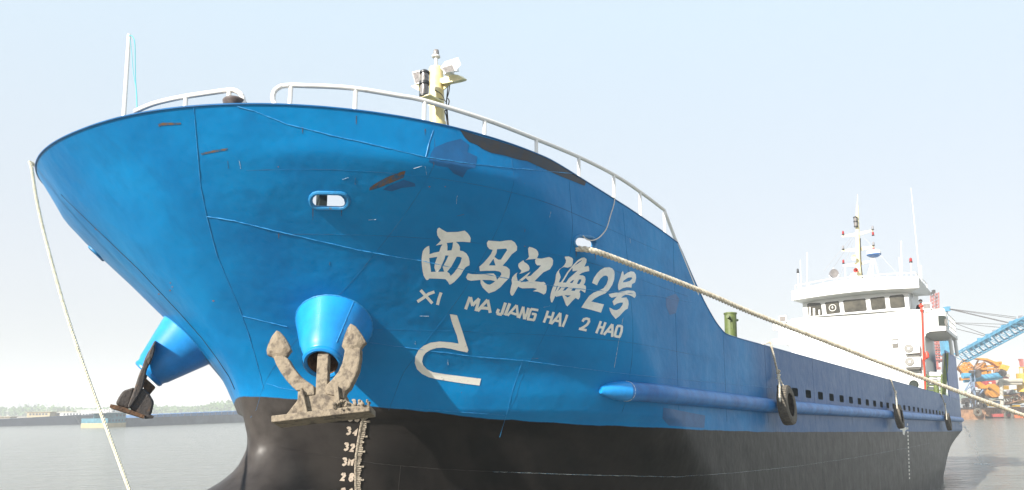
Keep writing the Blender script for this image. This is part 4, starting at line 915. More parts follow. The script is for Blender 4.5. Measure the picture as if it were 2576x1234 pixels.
for i, w in enumerate(wins):
    q = [FW(c5(*p)) for p in w]; cx = sum(q, Vector()) / len(q)
    def grow(s, dx): return [cx + (p - cx) * s + Vector((dx, 0, 0)) for p in q]
    mb = MB(); mb.prism(grow(1.035, -.018), (.03, 0, 0)); fr2 = mb.build('window', M['gasket'], wh)
    mb = MB(); mb.prism(grow(.965, -.024), (.004, 0, 0)); mb.build('pane', M['winglass'], fr2)
    if i == 1:
        cv = FW(c5(902, 773)) + Vector((-.035, 0, 0)); r = abs(FW(c5(835, 773)).y - FW(c5(970, 773)).y) / 2
        mb = MB(); mb.tube([cv + Vector((0, r * .93 * cos(a), r * .93 * sin(a))) for a in [2 * pi * k / 28 for k in range(28)]], r * .09, 6, closed=True); mb.lathe(cv, (-1, 0, 0), [(r * .22, 0), (r * .2, .03), (0, .035)], 12); mb.tube([cv, cv + Vector((0, .01, r * .6))], r * .07, 5); mb.build('clear_view_screen', M['rail'], fr2, smooth=True)
    if i == 0:
        for (x0, x1, y0, y1) in ((462, 488, 760, 915), (535, 572, 780, 915), (640, 665, 810, 900)):
            mb = MB(); mb.prism([FW(c5(*p)) + Vector((-.026, 0, 0)) for p in ((x0, y0), (x1, y0), (x1 + 4, y1), (x0 + 4, y1))], (.003, 0, 0)); mb.build('window_curtain', M['offwhite'], fr2)
# helmsman seen behind the middle window
hp = FW(c5(1235, 755)) 
def person(base, yaw, scale, label, top, arms=None, frame='S'):
    """standing figure grown with a skin modifier; base at the feet in ship frame"""
    T = SM @ Matrix.Translation(base) @ Matrix.Rotation(yaw, 4, 'Z') @ Matrix.Scale(scale, 4)
    T2 = SM @ Matrix.Translation(base) @ Matrix.Rotation(yaw, 4, 'Z')
    J = {'pel': (0, 0, .95, .13), 'sp': (0, 0, 1.12, .125), 'ch': (0, .0, 1.33, .15), 'nk': (0, 0, 1.47, .06), 'nk2': (.0, 0, 1.54, .055), 'hd': (.01, 0, 1.62, .09), 'hd2': (0, 0, 1.70, .085)}
    E_ = [('pel', 'sp'), ('sp', 'ch'), ('ch', 'nk'), ('nk', 'nk2'), ('nk2', 'hd'), ('hd', 'hd2')]
    for s, k in ((1, 'l'), (-1, 'r')):
        J['hip' + k] = (0, .09 * s, .90, .10); J['kn' + k] = (.02, .10 * s, .50, .065); J['an' + k] = (-.01, .10 * s, .10, .045); J['to' + k] = (.14, .12 * s, .04, .04)
        J['sh' + k] = (0, .19 * s, 1.40, .062); J['el' + k] = (.03, .25 * s, 1.12, .045); J['wr' + k] = (.24, .20 * s, 1.02, .032)
        E_ += [('pel', 'hip' + k), ('hip' + k, 'kn' + k), ('kn' + k, 'an' + k), ('an' + k, 'to' + k), ('ch', 'sh' + k), ('sh' + k, 'el' + k), ('el' + k, 'wr' + k)]
        for f_ in range(5):
            n0 = 'f%s%d' % (k, f_); dy = (.03 - f_ * .016); J[n0 + 'a'] = (.30, .20 * s + dy, 1.015, .012); J[n0 + 'b'] = (.36 - abs(f_ - 1.5) * .008, .20 * s + dy * 1.2, .995, .009); E_ += [('wr' + k, n0 + 'a'), (n0 + 'a', n0 + 'b')]
    keys = list(J); me = bpy.data.meshes.new('person'); me.from_pydata([Vector(J[k][:3]) * scale for k in keys], [(keys.index(a), keys.index(b)) for a, b in E_], [])
    me.materials.append(top); o = bpy.data.objects.new('person', me); COL.objects.link(o)
    sk = o.modifiers.new('skin', 'SKIN'); sk.use_smooth_shade = True
    for i, k in enumerate(keys): r = J[k][3] * scale; me.skin_vertices[0].data[i].radius = (r, r * (1.25 if k in ('pel', 'sp', 'ch') else 1))
    me.skin_vertices[0].data[0].use_root = True
    sb = o.modifiers.new('subd', 'SUBSURF'); sb.levels = 1; sb.render_levels = 2
    o.matrix_world = T2; XF[o.name] = T2.copy(); tag(o, label, 'person')
    def W(v): return SMI @ (T2 @ (Vector(v) * scale))
    axz = ((T2.to_3x3() @ Vector((0, 0, 1))).normalized())
    mb = MB(); mb.frame = 1
    z0 = W((0, 0, 0)); up = (W((0, 0, 1)) - z0).normalized()
    mb.lathe(W((.012, 0, 1.56)), up, [(0, -.01), (.05 * scale, 0), (.082 * scale, .05 * scale), (.088 * scale, .10 * scale), (.07 * scale, .15 * scale), (0, .17 * scale)], 16)
    for s in (1, -1): mb.lathe(W((.0, .088 * s, 1.63)), up, [(0, -.03), (.016, 0), (0, .03)], 8)
    mb.lathe(W((.105, 0, 1.625)), up, [(0, -.02), (.014, -.01), (0, .035)], 6); mb.build('head', M['skin'], o, smooth=True)
    mb = MB(); mb.lathe(W((-.012, 0, 1.655)), up, [(.086 * scale, -.05), (.100 * scale, .0), (.100 * scale, .05 * scale), (.08 * scale, .10 * scale), (0, .125 * scale)], 16); mb.build('cap', M['cloth'], o, smooth=True)
    mb = MB(); mb.box(W((.088, 0, 1.60)), (.03, .11, .055)); mb.build('face_mask', M['white'], o)
    return o
pz = F(c6(140, 215)).z
pb = oX(*c6(140, 215), 51.3); person(Vector((51.3, pb.y, pb.z - 1.20)), pi, 1.0, 'person in black jacket and cap with white mask, standing on the bridge wing', M['cloth'])
# roof slab with deep soffit
xr = 49.1
rt = [c5(130, 465), c5(350, 400), c5(640, 335), c5(1000, 265), c5(1500, 212), c5(2100, 195), c5(2500, 200)]; rb = [c5(120, 640), c5(500, 580), c5(1000, 510), c5(1700, 440), c5(2500, 400)]
def rx(y): return 49.35 - .28 * (1 - (y / 3.6) ** 2)
def FR(p):
    d = sray(*p); P = SO + d * ((49.2 - SO.x) / d.x)
    for _ in range(3): P = SO + d * ((rx(P.y) - SO.x) / d.x)
    return P
TP = [FR(p) for p in smooth_px(rt, 4)]; ys = [p.y for p in TP]; zs_t = [p.z for p in TP]; BPp = [FR(p) for p in smooth_px(rb, 4)]
def zi(pts, y): q = sorted([(p.y, p.z) for p in pts]); return ip(y, [a for a, b in q], [b for a, b in q])
mb = MB(); n = 24; ya, yb = TP[0].y, TP[-1].y; vs = []
for k in range(n + 1):
    y = ya + (yb - ya) * k / n; zt2 = zi(TP, y); zb2 = zi(BPp, y); x = rx(y)
    vs += [(x, y, zb2), (x, y, zt2), (54.3, y, zt2 - .25 + .1), (54.3, y, zb2 + .25), (50.02, y * .86, zb2 - .14)]
fs = []
for k in range(n):
    a = 5 * k; b = a + 5
    for i, j in ((0, 1), (1, 2), (2, 3), (3, 4), (4, 0)): fs.append((a + i, a + j, b + j, b + i))
fs += [(0, 4, 3, 2, 1), (5 * n, 5 * n + 1, 5 * n + 2, 5 * n + 3, 5 * n + 4)]
mb.add(vs, fs); roof = mb.build('wheelhouse_roof', M['white'], ship, label='white overhanging wheelhouse roof', smooth=True, sharp=25)
# roof railing
mb = MB(); rl = [FR(p) + Vector((.1, 0, 0)) for p in (c7(147, 850), c7(450, 792), c7(760, 766), c7(1000, 746), c7(1200, 736))]; mb.tube(rl + [Vector((53.8, rl[-1].y - .02, rl[-1].z))], .025, 6); mb.tube([rl[0], Vector((53.8, rl[0].y, rl[0].z))], .025, 6)
for i in range(11):
    t = i / 10 * (len(rl) - 1); k = min(int(t), len(rl) - 2); p = rl[k].lerp(rl[k + 1], t - k); mb.tube([p, Vector((p.x, p.y, zi(TP, p.y) - .05))], .02, 6)
for x in (50.6, 51.7, 52.8, 53.8): mb.tube([Vector((x, rl[-1].y, rl[-1].z)), Vector((x, rl[-1].y, rl[-1].z - .45))], .02, 6)
mb.build('roof_railing', M['rail'], roof, smooth=True)
def post(p0, p1, r, m, name, par, X=51.0, n=8, tip=None):
    a = oX(*p0, X); b = oX(*p1, X); mb = MB(); mb.tube([a, b], [r, tip or r], n); return mb.build(name, m, par, smooth=True), a, b
post((2030.5, 636), (2031, 723), .022, M['rail'], 'whip_antenna', roof, 49.6); post((2013.5, 655), (2015, 729), .018, M['rail'], 'whip_antenna', roof, 49.6)
post((2267, 607), (2269, 699), .025, M['rail'], 'whip_antenna', roof, 50.4); post((2261.6, 648), (2265, 699), .018, M['rail'], 'whip_antenna', roof, 50.4)
post((2317, 669), (2318, 704), .04, M['rail'], 'whip_antenna', roof, 51)
a_ = post((2291.6, 473), (2314, 700), .010, M['rail'], 'long_whip_antenna', roof, 51, tip=.03)
def lamp(p, m, par, X=51.0, r=.075, h=.26, name='signal_lamp'):
    b = oX(*p, X); mb = MB(); mb.lathe(b, (0, 0, 1), [(0, -h / 2), (r, -h / 2), (r * 1.05, -h * .2), (r * .9, h * .3), (0, h / 2)], 12); o = mb.build(name, m, par, smooth=True)
    mb = MB(); mb.lathe(b, (0, 0, 1), [(r * 1.2, -h * .62), (r * 1.25, -h * .45), (r * .9, -h * .4), (0, -h * .4)], 12); mb.build('lamp_base', M['blackmetal'], o, smooth=True); return o
o, a, b = post((2291.5, 661), (2293, 699), .03, M['rail'], 'lamp_post', roof, 50.6); lamp((2291, 654), M['lampred'], o, 50.6)
o, a, b = post((2007.5, 687), (2009, 727), .03, M['rail'], 'lamp_post', roof, 49.7); lamp((2006.8, 681), M['blackmetal'], o, 49.7, .065)
o, a, b = post((2126, 668), (2127, 706), .03, M['rail'], 'lamp_post', roof, 50.0)
# radar mast
mast = MB(); pts = [oX(*p, 51) for p in ((2162, 703), (2159, 640), (2157, 571), (2156.5, 517), (2156.8, 515), (2157.5, 490))]; mast.tube(pts, [.16, .13, .11, .055, .02, .012], 12)
ms = mast.build('radar_mast', M['cream'], ship, smooth=True, label='cream signal mast with three yards on the wheelhouse')
for (p0, p1) in (((2118, 595), (2196, 580)), ((2118, 631.5), (2199, 620.5)), ((2120.7, 669), (2187, 658))):
    a = oX(*p0, 51); b = oX(*p1, 51); mb = MB(); mb.prism([a + Vector((0, 0, -.05)), (a + b) / 2 + Vector((0, 0, -.16)), b + Vector((0, 0, -.05)), b + Vector((0, 0, .05)), a + Vector((0, 0, .05))], (.07, 0, 0)); mb.build('yard', M['cream'], ms)
for p, m in (((2120.7, 585.5), 'lampred'), ((2195, 573), 'greymetal'), ((2196, 587.5), 'lampred'), ((2197, 613), 'greymetal'), ((2198, 627), 'lampred'), ((2121.5, 658), 'lampred'), ((2120.7, 622.5), 'greymetal')): lamp(p, M[m], ms, 50.96, .06, .24)
a = oX(2153.5, 571, 50.8); b = oX(2153.5, 545, 50.8); lantern(a, .12, (b - a).length, ms)
mb = MB()
for q in ((2144, 594, 2072, 684, 50.2), (2150, 600, 2112, 699, 50.2), (2168, 592, 2266, 699, 50.6), (2148, 597, 2098, 672, 50)): mb.tube([oX(q[0], q[1], 51), oX(q[2], q[3], q[4])], .009, 4)
mb.build('stay_wires', M['greymetal'], ms)
mb = MB(); mb.tube([oX(*p, 50.85) for p in ((2164, 600), (2165, 640), (2166, 670), (2170, 700))], .03, 6); mb.build('mast_cable', M['blackrub'], ms, smooth=True)
mb = MB(); q = oX(2151, 649, 50.7); mb.lathe(q, (-1, .25, 0), [(.03, -.25), (.05, -.05), (.16, .12), (.17, .13), (.10, .04), (0, 0)], 18); mb.build('horn', M['cream'], ms, smooth=True)
mb = MB(); q = oX(2154.5, 681, 50.6); mb.lathe(q, (-1, .1, 0), [(.06, -.5), (.06, .0), (.13, .12), (.14, .12), (.05, .0)], 16); mb.build('horn', M['rubberred'], ms, smooth=True)
mb = MB(); q = oX(2148, 697, 50.4); mb.lathe(q, (0, 0, 1), [(.22, -.2), (.22, .05), (.16, .18), (0, .24)], 16); mb.build('compass_dome', M['rail'], roof, smooth=True)
mb = MB(); q = oX(2198.5, 641, 51); mb.lathe(q, (0, 0, 1), [(0, -.16), (.20, -.16), (.40, -.04), (.405, .02)], 28); rd = mb.build('radar_scanner', mat('dark_blue_band', (.05, .14, .35), .4), roof, smooth=True)
mb = MB(); mb.lathe(q, (0, 0, 1), [(.408, .015), (.40, .20), (.36, .25), (0, .27)], 28); mb.build('radome_cap', M['white'], rd, smooth=True)
mb = MB()
for p in ((2181, 702), (2196, 702), (2212, 701)): mb.tube([oX(2197 + (p[0] - 2197) * .12, 648, 51), oX(*p, 50.7)], .035, 8)
mb.tube([oX(2191, 648, 51), oX(2190, 700, 51.6)], .03, 8); mb.build('radar_stand', M['rail'], rd, smooth=True)
mb = MB(); q = oX(2097.5, 689, 50); D_ = Vector((-.8, -.6, .05)).normalized(); mb.lathe(q - D_ * .12, D_, [(0, -.16), (.14, -.14), (.24, 0), (.27, .14), (.275, .22), (.24, .215)], 22); sl2 = mb.build('searchlight', M['greymetal'], roof, smooth=True)
mb = MB(); mb.lathe(q - D_ * .12, D_, [(.24, .205), (.1, .19), (0, .17)], 22); mb.build('lamp_glass', M['glasslens'], sl2, smooth=True)
mb = MB(); mb.tube([q + Vector((0, 0, .34)), q + Vector((0, 0, -.5))], .03, 6); mb.tube([q + Vector((0, .28 * sin(a), -.02 - .28 * cos(a))) for a in [-1.4 + 2.8 * k / 10 for k in range(11)]], .018, 5); mb.build('searchlight_yoke', M['rail'], sl2, smooth=True)
# bridge wing box, wing deck, rails
Rb = F((2375, 777)); Rl = F(c6(440, 478))
mb = MB(); mb.prism([Vector((50.26, Rb.y + .02, Rb.z - .02)), Vector((51.2, Rb.y + .02, Rb.z - .08)), Vector((51.2, Rb.y + .02, Rl.z)), Vector((50.26, Rb.y + .02, Rl.z))], (0, .06, 0)); mb.build('wing_side', M['white'], ship)
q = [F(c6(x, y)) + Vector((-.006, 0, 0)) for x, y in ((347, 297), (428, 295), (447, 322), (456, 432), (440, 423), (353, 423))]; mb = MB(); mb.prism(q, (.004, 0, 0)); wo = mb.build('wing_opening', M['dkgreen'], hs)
mb = MB(); mb.prism([F(c6(x, y)) + Vector((-.012, 0, 0)) for x, y in ((430, 340), (447, 330), (455, 425), (436, 415), (425, 380))], (.004, 0, 0)); mb.build('locker', M['grille'], wo)
mb = MB(); y0 = Rl.y; mb.box((52.9, (y0 - 3.0) / 2, Rl.z + .06), (5.2, abs(y0 + 3.0), .10)); mb.box((52.9, y0 - .03, Rl.z + .07), (5.2, .05, .20))
for k in range(9): mb.box((50.6 + k * .55, (y0 - 3.6) / 2, Rl.z - .04), (.06, abs(y0 + 3.6), .10))
mb.build('wing_deck', M['white'], ship)
mb = MB(); mb.box((52.9, -y0 - .9, Rl.z + .06), (5.2, 1.8, .10)); mb.build('wing_deck', M['white'], ship)
mb = MB()
for k in range(6): x = 51.5 + k * .75; mb.tube([(x, y0, Rl.z + .1), (x, y0, Rl.z + 1.15)], .025, 6)
for h in (1.15, .82, .48): mb.tube([(51.3, y0, Rl.z + h), (55.4, y0, Rl.z + h)], .022, 6)
mb.build('wing_railing', M['rail'], ship, smooth=True)
for (p0, p1, X) in ((c6(485, 512), c6(518, 775), 53.4), (c6(548, 545), c6(582, 795), 55.0)):
    a = oX(*p0, X); b = oX(*p1, X); mb = MB(); mb.tube([a, Vector((b.x + .1, b.y, b.z))], .10, 10); mb.build('wing_pillar', M['white'], ship, smooth=True)
# wheelhouse side door under the roof overhang
mb = MB(); mb.box((51.2, wy1 - .02, zb_ + .75), (.75, .03, 1.5)); dr = mb.build('side_door', M['acwhite'], wh, bevel=.02)
mb = MB(); mb.box((51.2, wy1 - .04, zb_ + 1.05), (.38, .02, .45)); mb.build('door_window', M['winglass'], dr)
# passage wall and steps
mb = MB(); mb.box((52.4, -3.62, 2.3), (4.3, .05, 3.4)); mb.build('passage_wall', M['acwhite'], ship)
mb = MB()
for k, (y0_, y1_) in enumerate(((985, 1040), (1055, 1075), (1085, 1130), (1150, 1170))):
    q = [oX(*c6(x, y), 50.6 - .12 * k) for x, y in ((205, y0_), (392, y0_ + 8), (390, y1_ + 4), (205, y1_))]; mb.prism(q, (.5, 0, 0))
mb.build('stern_steps', M['white'], ship)
for xx in (208, 392):
    a = oX(*c6(xx, 1018), 50.1); b = oX(*c6(xx - 4, 1300), 49.8); mb = MB(); mb.tube([a, b], .05, 6)
    for k in range(5):
        if xx == 208: t = k / 5 + .1; p = a.lerp(b, t); mb.tube([p, p + Vector((0, -.78, -.02))], .03, 5)
    mb.build('green_ladder', M['green'], ship)
a = oX(*c6(322, 1145), 49.9); mb = MB(); mb.tube([a, a - Vector((0, 0, 1.5))], .13, 14); mb.tube([a + Vector((-.16, 0, -.15)), a + Vector((.1, 0, -.15))], .03, 6); mb.build('mooring_post', M['green'], ship, smooth=True)
# air conditioners
for i, (a, b, cc_, d) in enumerate(((0, 660, 132, 760), (0, 803, 145, 932))):
    lft = C(2400, 550, 1.7627)
    q = [F(lft(855, 963 + i * 72)), F(c6(132 + 12 * i, b + 3)), F(c6(134 + 12 * i, d)), F(lft(858, 1025 + i * 74))]
    mb = MB(); mb.prism([p + Vector((-.34, 0, 0)) for p in q], (.32, 0, 0)); ac = mb.build('air_conditioner', M['acwhite'], ship, bevel=.02, label='white outdoor air conditioner unit on the front wall, ' + ('upper one' if i == 0 else 'lower one'))
    ctr = F(lft(881 + i * 5, 993 + i * 74)) + Vector((-.345, 0, 0)); r = .235
    mb = MB(); mb.lathe(ctr, (-1, 0, 0), [(0, .0), (r, .0), (r, .02), (r * .94, .03), (r * .9, .012), (0, .010)], 24); fn = mb.build('fan_grille', M['grille'], ac, smooth=True)
    mb = MB()
    for rr in (.45, .65, .85): mb.tube([ctr + Vector((-.02, r * rr * cos(t), r * rr * sin(t))) for t in [2 * pi * k / 20 for k in range(20)]], .006, 4, closed=True)
    mb.lathe(ctr, (-1, 0, 0), [(.07, .02), (.06, .04), (0, .042)], 12); mb.build('fan_guard', M['rail'], fn)
    g = [F(c6(x, y + i * 182)) + Vector((-.35, 0, 0)) for x, y in ((75, 662), (105, 655), (108, 690), (78, 693))]; 
    if i == 1: g = [F(c6(x, y)) + Vector((-.35, 0, 0)) for x, y in ((88, 830), (120, 826), (122, 860), (90, 862))]
    mb = MB(); mb.prism(g, (.008, 0, 0)); mb.build('rating_sticker', mat('sticker_blue', (.25, .30, .45), .5), ac)
    mb = MB(); pL = F(lft(868, 1030 + i * 73)); pR = F(c6(130 + i * 8, d + 2)); mb.box(((pL.x - .2), (pL.y + pR.y) / 2, pL.z - .05), (.4, abs(pL.y - pR.y), .05)); mb.box((pL.x - .12, pL.y - .05, pL.z - .15), (.2, .04, .2)); mb.box((pL.x - .12, pR.y + .05, pL.z - .15), (.2, .04, .2)); mb.build('ac_bracket', M['grille'], ac)
# red pipe with valve
mb = MB(); mb.tube([F(p, -.12) for p in (c6(148, 175), c6(150, 260), c6(158, 500), c6(165, 700), c6(170, 860), c6(178, 960), c6(188, 1205))], .05, 8)
mb.tube([F(c6(170, 840), -.12), F(c6(215, 815), -.3), F(c6(212, 770), -.3)], .05, 8); mb.lathe(F(c6(212, 790), -.3), (0, 0, 1), [(.0, -.12), (.11, -.1), (.11, .1), (.07, .22), (0, .24)], 10)
mb.lathe(F(c6(142, 215), -.12), (0, 0, 1), [(.06, -.14), (.11, -.1), (.06, -.04), (.06, .1), (.12, .14), (.12, .22), (.04, .3), (0, .32)], 12); mb.build('fire_main_pipe', M['red'], ship, smooth=True)
# name board, porthole, lamp boxes
mb = MB(); mb.prism([F(p, -.02) for p in (c8(780, 938), c8(816, 936), c8(818, 985), c8(784, 988))], (.02, 0, 0)); sg = mb.build('notice_board', M['grille'], ship)
mb = MB(); mb.prism([F(p, -.025) for p in (c8(784, 945), c8(812, 943), c8(812, 962), c8(786, 964))], (.004, 0, 0)); mb.build('notice', mat('notice_pale_blue', (.45, .50, .60), .5), sg)
q = F((2299, 968), 0); mb = MB(); mb.lathe(q, (-1, 0, 0), [(.235, 0), (.25, .02), (.21, .04), (.19, .015), (0, .01)], 24); mb.build('vent_opening', M['dkgreen'], ship, smooth=True)
for (x, y, X) in ((1970, 803, 49.95), (2332, 771, 49.95)):
    p = oX(x, y, X); mb = MB(); mb.box(p, (.16, .46, .40)); o = mb.build('floodlight', M['rail'], ship, bevel=.02); mb = MB(); mb.box(p + Vector((-.085, 0, 0)), (.01, .36, .30)); mb.build('lamp_glass', M['glasslens'], o); mb = MB(); mb.box(p + Vector((0, 0, -.25)), (.06, .3, .14)); mb.build('floodlight_bracket', M['rail'], o)
# raised stern bulwark
SB = [(2376, 901), (2388, 900), (2413, 909), (2417, 939), (2424, 946)]
g = [oX(*c6(x, y), 54.0) for x, y in ((428, 757), (476, 757), (472, 900), (445, 1234), (440, 1290), (384, 1290), (385, 1234), (410, 960))]; mb = MB(); mb.prism(g, (.04, 0, 0)); mb.build('bulwark_end_plate', M['olive_lit'], ship)
g = [oX(*c6(x, y), 53.95) for x, y in ((400, 765), (428, 757), (410, 960), (384, 1290), (372, 1290), (392, 960))]; mb = MB(); mb.prism(g, (.04, 0, 0)); mb.build('bulwark_end_plate', M['white'], ship)
e = oX(*c6(476, 757), 54.0); yb2 = e.y
yS = lambda x: -(hb(min(x, 61.9), 1.9) + .01)
mb = MB(); tps = []
for p in (c6(478, 756), c6(540, 775), c6(598, 800), c6(612, 850), c6(622, 1005), c6(655, 1030)):
    tps.append(p)
P3 = [oY(*p, -4.28) for p in tps]
poly = [Vector((max(54, p.x), -4.30 if i < 1 else yS(p.x) - .005, p.z)) for i, p in enumerate(P3)]
print('poop', [tuple(round(c_, 2) for c_ in p) for p in P3])
poly = [Vector((54.0, -4.33, poly[0].z))] + poly[1:] + [Vector((61.9, yS(61.9), 1.7)), Vector((54.0, -4.33, 1.7))]
poly = [Vector((min(p.x, 61.9), p.y, p.z)) for p in poly]
mb.prism(poly, (0, .06, 0)); mb.build('stern_bulwark', M['blueaft'], ship, label='raised blue bulwark at the stern quarter')
mb = MB(); mb.prism([mir(p) for p in poly], (0, -.06, 0)); mb.build('stern_bulwark', M['blueaft'], ship)
# ------------------------------------------------------------------ water
def water_mat():
    m = bpy.data.materials.new('river_water'); m.use_nodes = True; t = m.node_tree; N = t.nodes; L = t.links; b = N['Principled BSDF']
    b.inputs['Base Color'].default_value = (.19, .19, .165, 1); b.inputs['Roughness'].default_value = .16; b.inputs['IOR'].default_value = 1.33
    tc = N.new('ShaderNodeTexCoord'); last = None
    for sc, st, dist, str_ in (((.10, .45), 1, .45, 1), ((.6, 1.8), 1, .26, 1), ((2.5, 6), 1, .06, .9)):
        mpn = N.new('ShaderNodeMapping'); mpn.inputs['Scale'].default_value = (sc[0], sc[1], 1); mpn.inputs['Rotation'].default_value = (0, 0, .15); L.new(tc.outputs['Object'], mpn.inputs[0])
        n = N.new('ShaderNodeTexNoise'); n.inputs['Scale'].default_value = 1; n.inputs['Detail'].default_value = 4; L.new(mpn.outputs[0], n.inputs['Vector'])
        bp = N.new('ShaderNodeBump'); bp.inputs['Strength'].default_value = str_; bp.inputs['Distance'].default_value = dist; L.new(n.outputs[0], bp.inputs['Height'])
        if last: L.new(last.outputs[0], bp.inputs['Normal'])
        last = bp
    L.new(last.outputs[0], b.inputs['Normal']); return m
M['water'] = water_mat()
mb = MB(); mb.add([(-1500, -60, 0), (1500, -60, 0), (1500, 1600, 0), (-1500, 1600, 0)], [(0, 1, 2, 3)]); mb.build('river', M['water'], None, kind='structure', frame='W')
# far bank
M['mudbank'] = mat('river_bank', (.30, .25, .17), .95, var=.3, scale=.05)
M['leaf'] = mat('far_foliage', (.12, .21, .05), .8, col2=(.07, .13, .03), thr=(.35, .65), scale=.06)
DB = 760.0
mb = MB(); vs = []; n = 60
for k in range(n + 1):
    x = -1400 + 2800 * k / n; w = 6 * sin(k * .7) + 3 * sin(k * 1.9); vs += [(x, DB + w, -.3), (x, DB + 14 + w, 2.2), (x, DB + 60, 3.0), (x, 1590, 3.2)]
mb.add(vs, [(4 * k + i, 4 * k + i + 1, 4 * k + i + 5, 4 * k + i + 4) for k in range(n) for i in range(3)]); mb.build('far_bank', M['mudbank'], None, kind='structure', frame='W')
rnd = random.Random(11); mb = MB(); vs = []; fs = []
def treeh(x):
    h = 7.6 + 1.5 * sin(x * .021) + 1.0 * sin(x * .067 + 1)
    xp = x / DB * FL + 1288
    h += 2.5 * math.exp(-((xp - 290) / 60) ** 2)
    if 500 < xp < 590: h += 2.5
    return h
x = -760.0
while x < 760:
    if -30 < x < 330 and False: x += 5; continue
    for row in range(3):
        cx = x + rnd.uniform(-2, 2); cy = DB + 18 + row * 9 + rnd.uniform(-3, 3); h = treeh(cx) * rnd.uniform(.78, 1.08) + row * .3; r = rnd.uniform(1.9, 3.6)
        tall = rnd.random() < .12
        if tall: h *= 1.25; r *= .55
        for k in range(26):
            a = rnd.uniform(0, 2 * pi); zz = rnd.random(); rr = r * sqrt(max(.05, 1 - (zz * 2 - 1.0) ** 2)) * rnd.uniform(.3, 1.05); p = Vector((cx + rr * cos(a), cy + rr * sin(a), 2.2 + h * (.12 + .88 * zz)))
            s = rnd.uniform(.6, 1.4); u = Vector((rnd.uniform(-1, 1), rnd.uniform(-.5, .5), rnd.uniform(-1, 1))).normalized() * s; w = u.cross(Vector((rnd.uniform(-1, 1), 1, rnd.uniform(-1, 1)))).normalized() * s
            i0 = len(vs); vs += [p + u, p + w, p - u, p - w]; fs.append((i0, i0 + 1, i0 + 2, i0 + 3))
    x += 3.0
mb.v = [Vector(v) for v in vs]; mb.f = fs; mb.m = [0] * len(fs); mb.build('far_woodland', M['leaf'], None, label='hazy green belt of trees along the far river bank', cat='woodland', kind='stuff', frame='W')
# tower blocks far behind the trees
M['tower'] = mat('pale_concrete', (.42, .43, .45), .8, var=.1, scale=.1); M['towerwin'] = mat('tower_window_bands', (.16, .18, .21), .5)
DT = 1350.0
for i, (x0, x1, yt) in enumerate(((40, 50, 1018), (52, 65, 1017), (66, 76, 1016.5), (78, 93, 1017.5), (95, 118, 1016.5))):
    a = oD(x0, yt, DT); b = oD(x1, yt, DT); w = b.x - a.x; h = a.z
    mb = MB(); mb.box(((a.x + b.x) / 2, DT + i * 9, h / 2), (w, 16, h)); mb.box(((a.x + b.x) / 2 + w * .2, DT + i * 9, h + 1.2), (w * .35, 6, 2.4))
    e = mb.build('tower_block', M['tower'], None, ['leftmost narrow pale tower block in the haze over the trees', 'second pale tower block from the left above the trees', 'middle pale tower block above the trees', 'fourth pale tower block from the left above the trees', 'widest, rightmost pale tower block above the trees'][i], 'building', 'tower blocks far behind the trees', frame='W')
    mb = MB(); nf = 12
    for k in range(nf): mb.box(((a.x + b.x) / 2, DT + i * 9 - 8.06, h * (k + .5) / nf), (w * .86, .1, h / nf * .45))
    mb.build('window_bands', M['towerwin'], e, frame='W')
# ------------------------------------------------------------------ barges on the left
def barge_hull(A, B_, wid, h0, h1, m, name, lab, par=None, rake=.0):
    A = Vector((A.x, A.y, 0)); B_ = Vector((B_.x, B_.y, 0)); d = (B_ - A).normalized(); nrm = Vector((-d.y, d.x, 0))
    if nrm.y < 0: nrm = -nrm
    pts = []; mb = MB(); vs = []; n = 12
    for k in range(n + 1):
        t = k / n; p = A.lerp(B_, t); h = h0 + (h1 - h0) * t; e = 0
        for s in (0, 1): q = p + nrm * wid * s; vs += [q + Vector((0, 0, -1)), q + Vector((0, 0, h))]
    fs = []
    for k in range(n): a = 4 * k; b = a + 4; fs += [(a, b, b + 1, a + 1), (a + 2, a + 3, b + 3, b + 2), (a + 1, b + 1, b + 3, a + 3)]
    fs += [(0, 1, 3, 2), (4 * n, 4 * n + 2, 4 * n + 3, 4 * n + 1)]
    vs = [v + (-d * rake * (v.z + 1) if i < 4 else Vector((0, 0, 0))) for i, v in enumerate(vs)]
    mb.add(vs, fs); return mb, d, nrm, A, B_
def boxAB(mb, p, d, nrm, along, across, z0, z1, L, Wd):
    c = p + d * along + nrm * across; R = Matrix((d, nrm, Vector((0, 0, 1)))).transposed(); mb.box((c.x, c.y, (z0 + z1) / 2), (L, Wd, z1 - z0), R)
M['bargegrey'] = mat('barge_grey_hull', (.085, .095, .12), .6, var=.35, scale=.25); M['bargeblue'] = mat('barge_blue_coaming', (.06, .16, .34), .5, var=.25, scale=.3)
M['bargecream'] = mat('barge_cream_band', (.42, .34, .20), .6, var=.15, scale=1); M['bargecyan'] = mat('barge_cyan_paint', (.07, .20, .26), .5, var=.3, scale=1.5)
M['bargedark'] = mat('barge_dark_hull', (.055, .065, .095), .6, var=.25, scale=.2)
A = oWat(318, 1074.5); B_ = oWat(640, 1062)
mb, d, nrm, A, B_ = barge_hull(A, B_, 12, 2.7, 3.1, None, '', '')
bg1 = mb.build('river_barge', M['bargegrey'], None, 'long grey and blue barge with a cyan and cream stern house, left of the bow', 'barge', frame='W')
L1 = (B_ - A).length
mb = MB(); 
for k in range(10): boxAB(mb, A, d, nrm, L1 * (.12 + .88 * (k + .5) / 10), 5.5, 2.6, 3.6 + .8 * k / 9, L1 * .88 / 10 - .02, 9.5)
mb.build('cargo_coaming', M['bargeblue'], bg1, frame='W')
for k in range(16): mb = MB(); boxAB(mb, A, d, nrm, L1 * (.2 + .8 * k / 16), 0.05, 2.8, 3.5 + .8 * k / 16, .25, .2); mb.build('coaming_stay', M['bargedark'], bg1, frame='W')
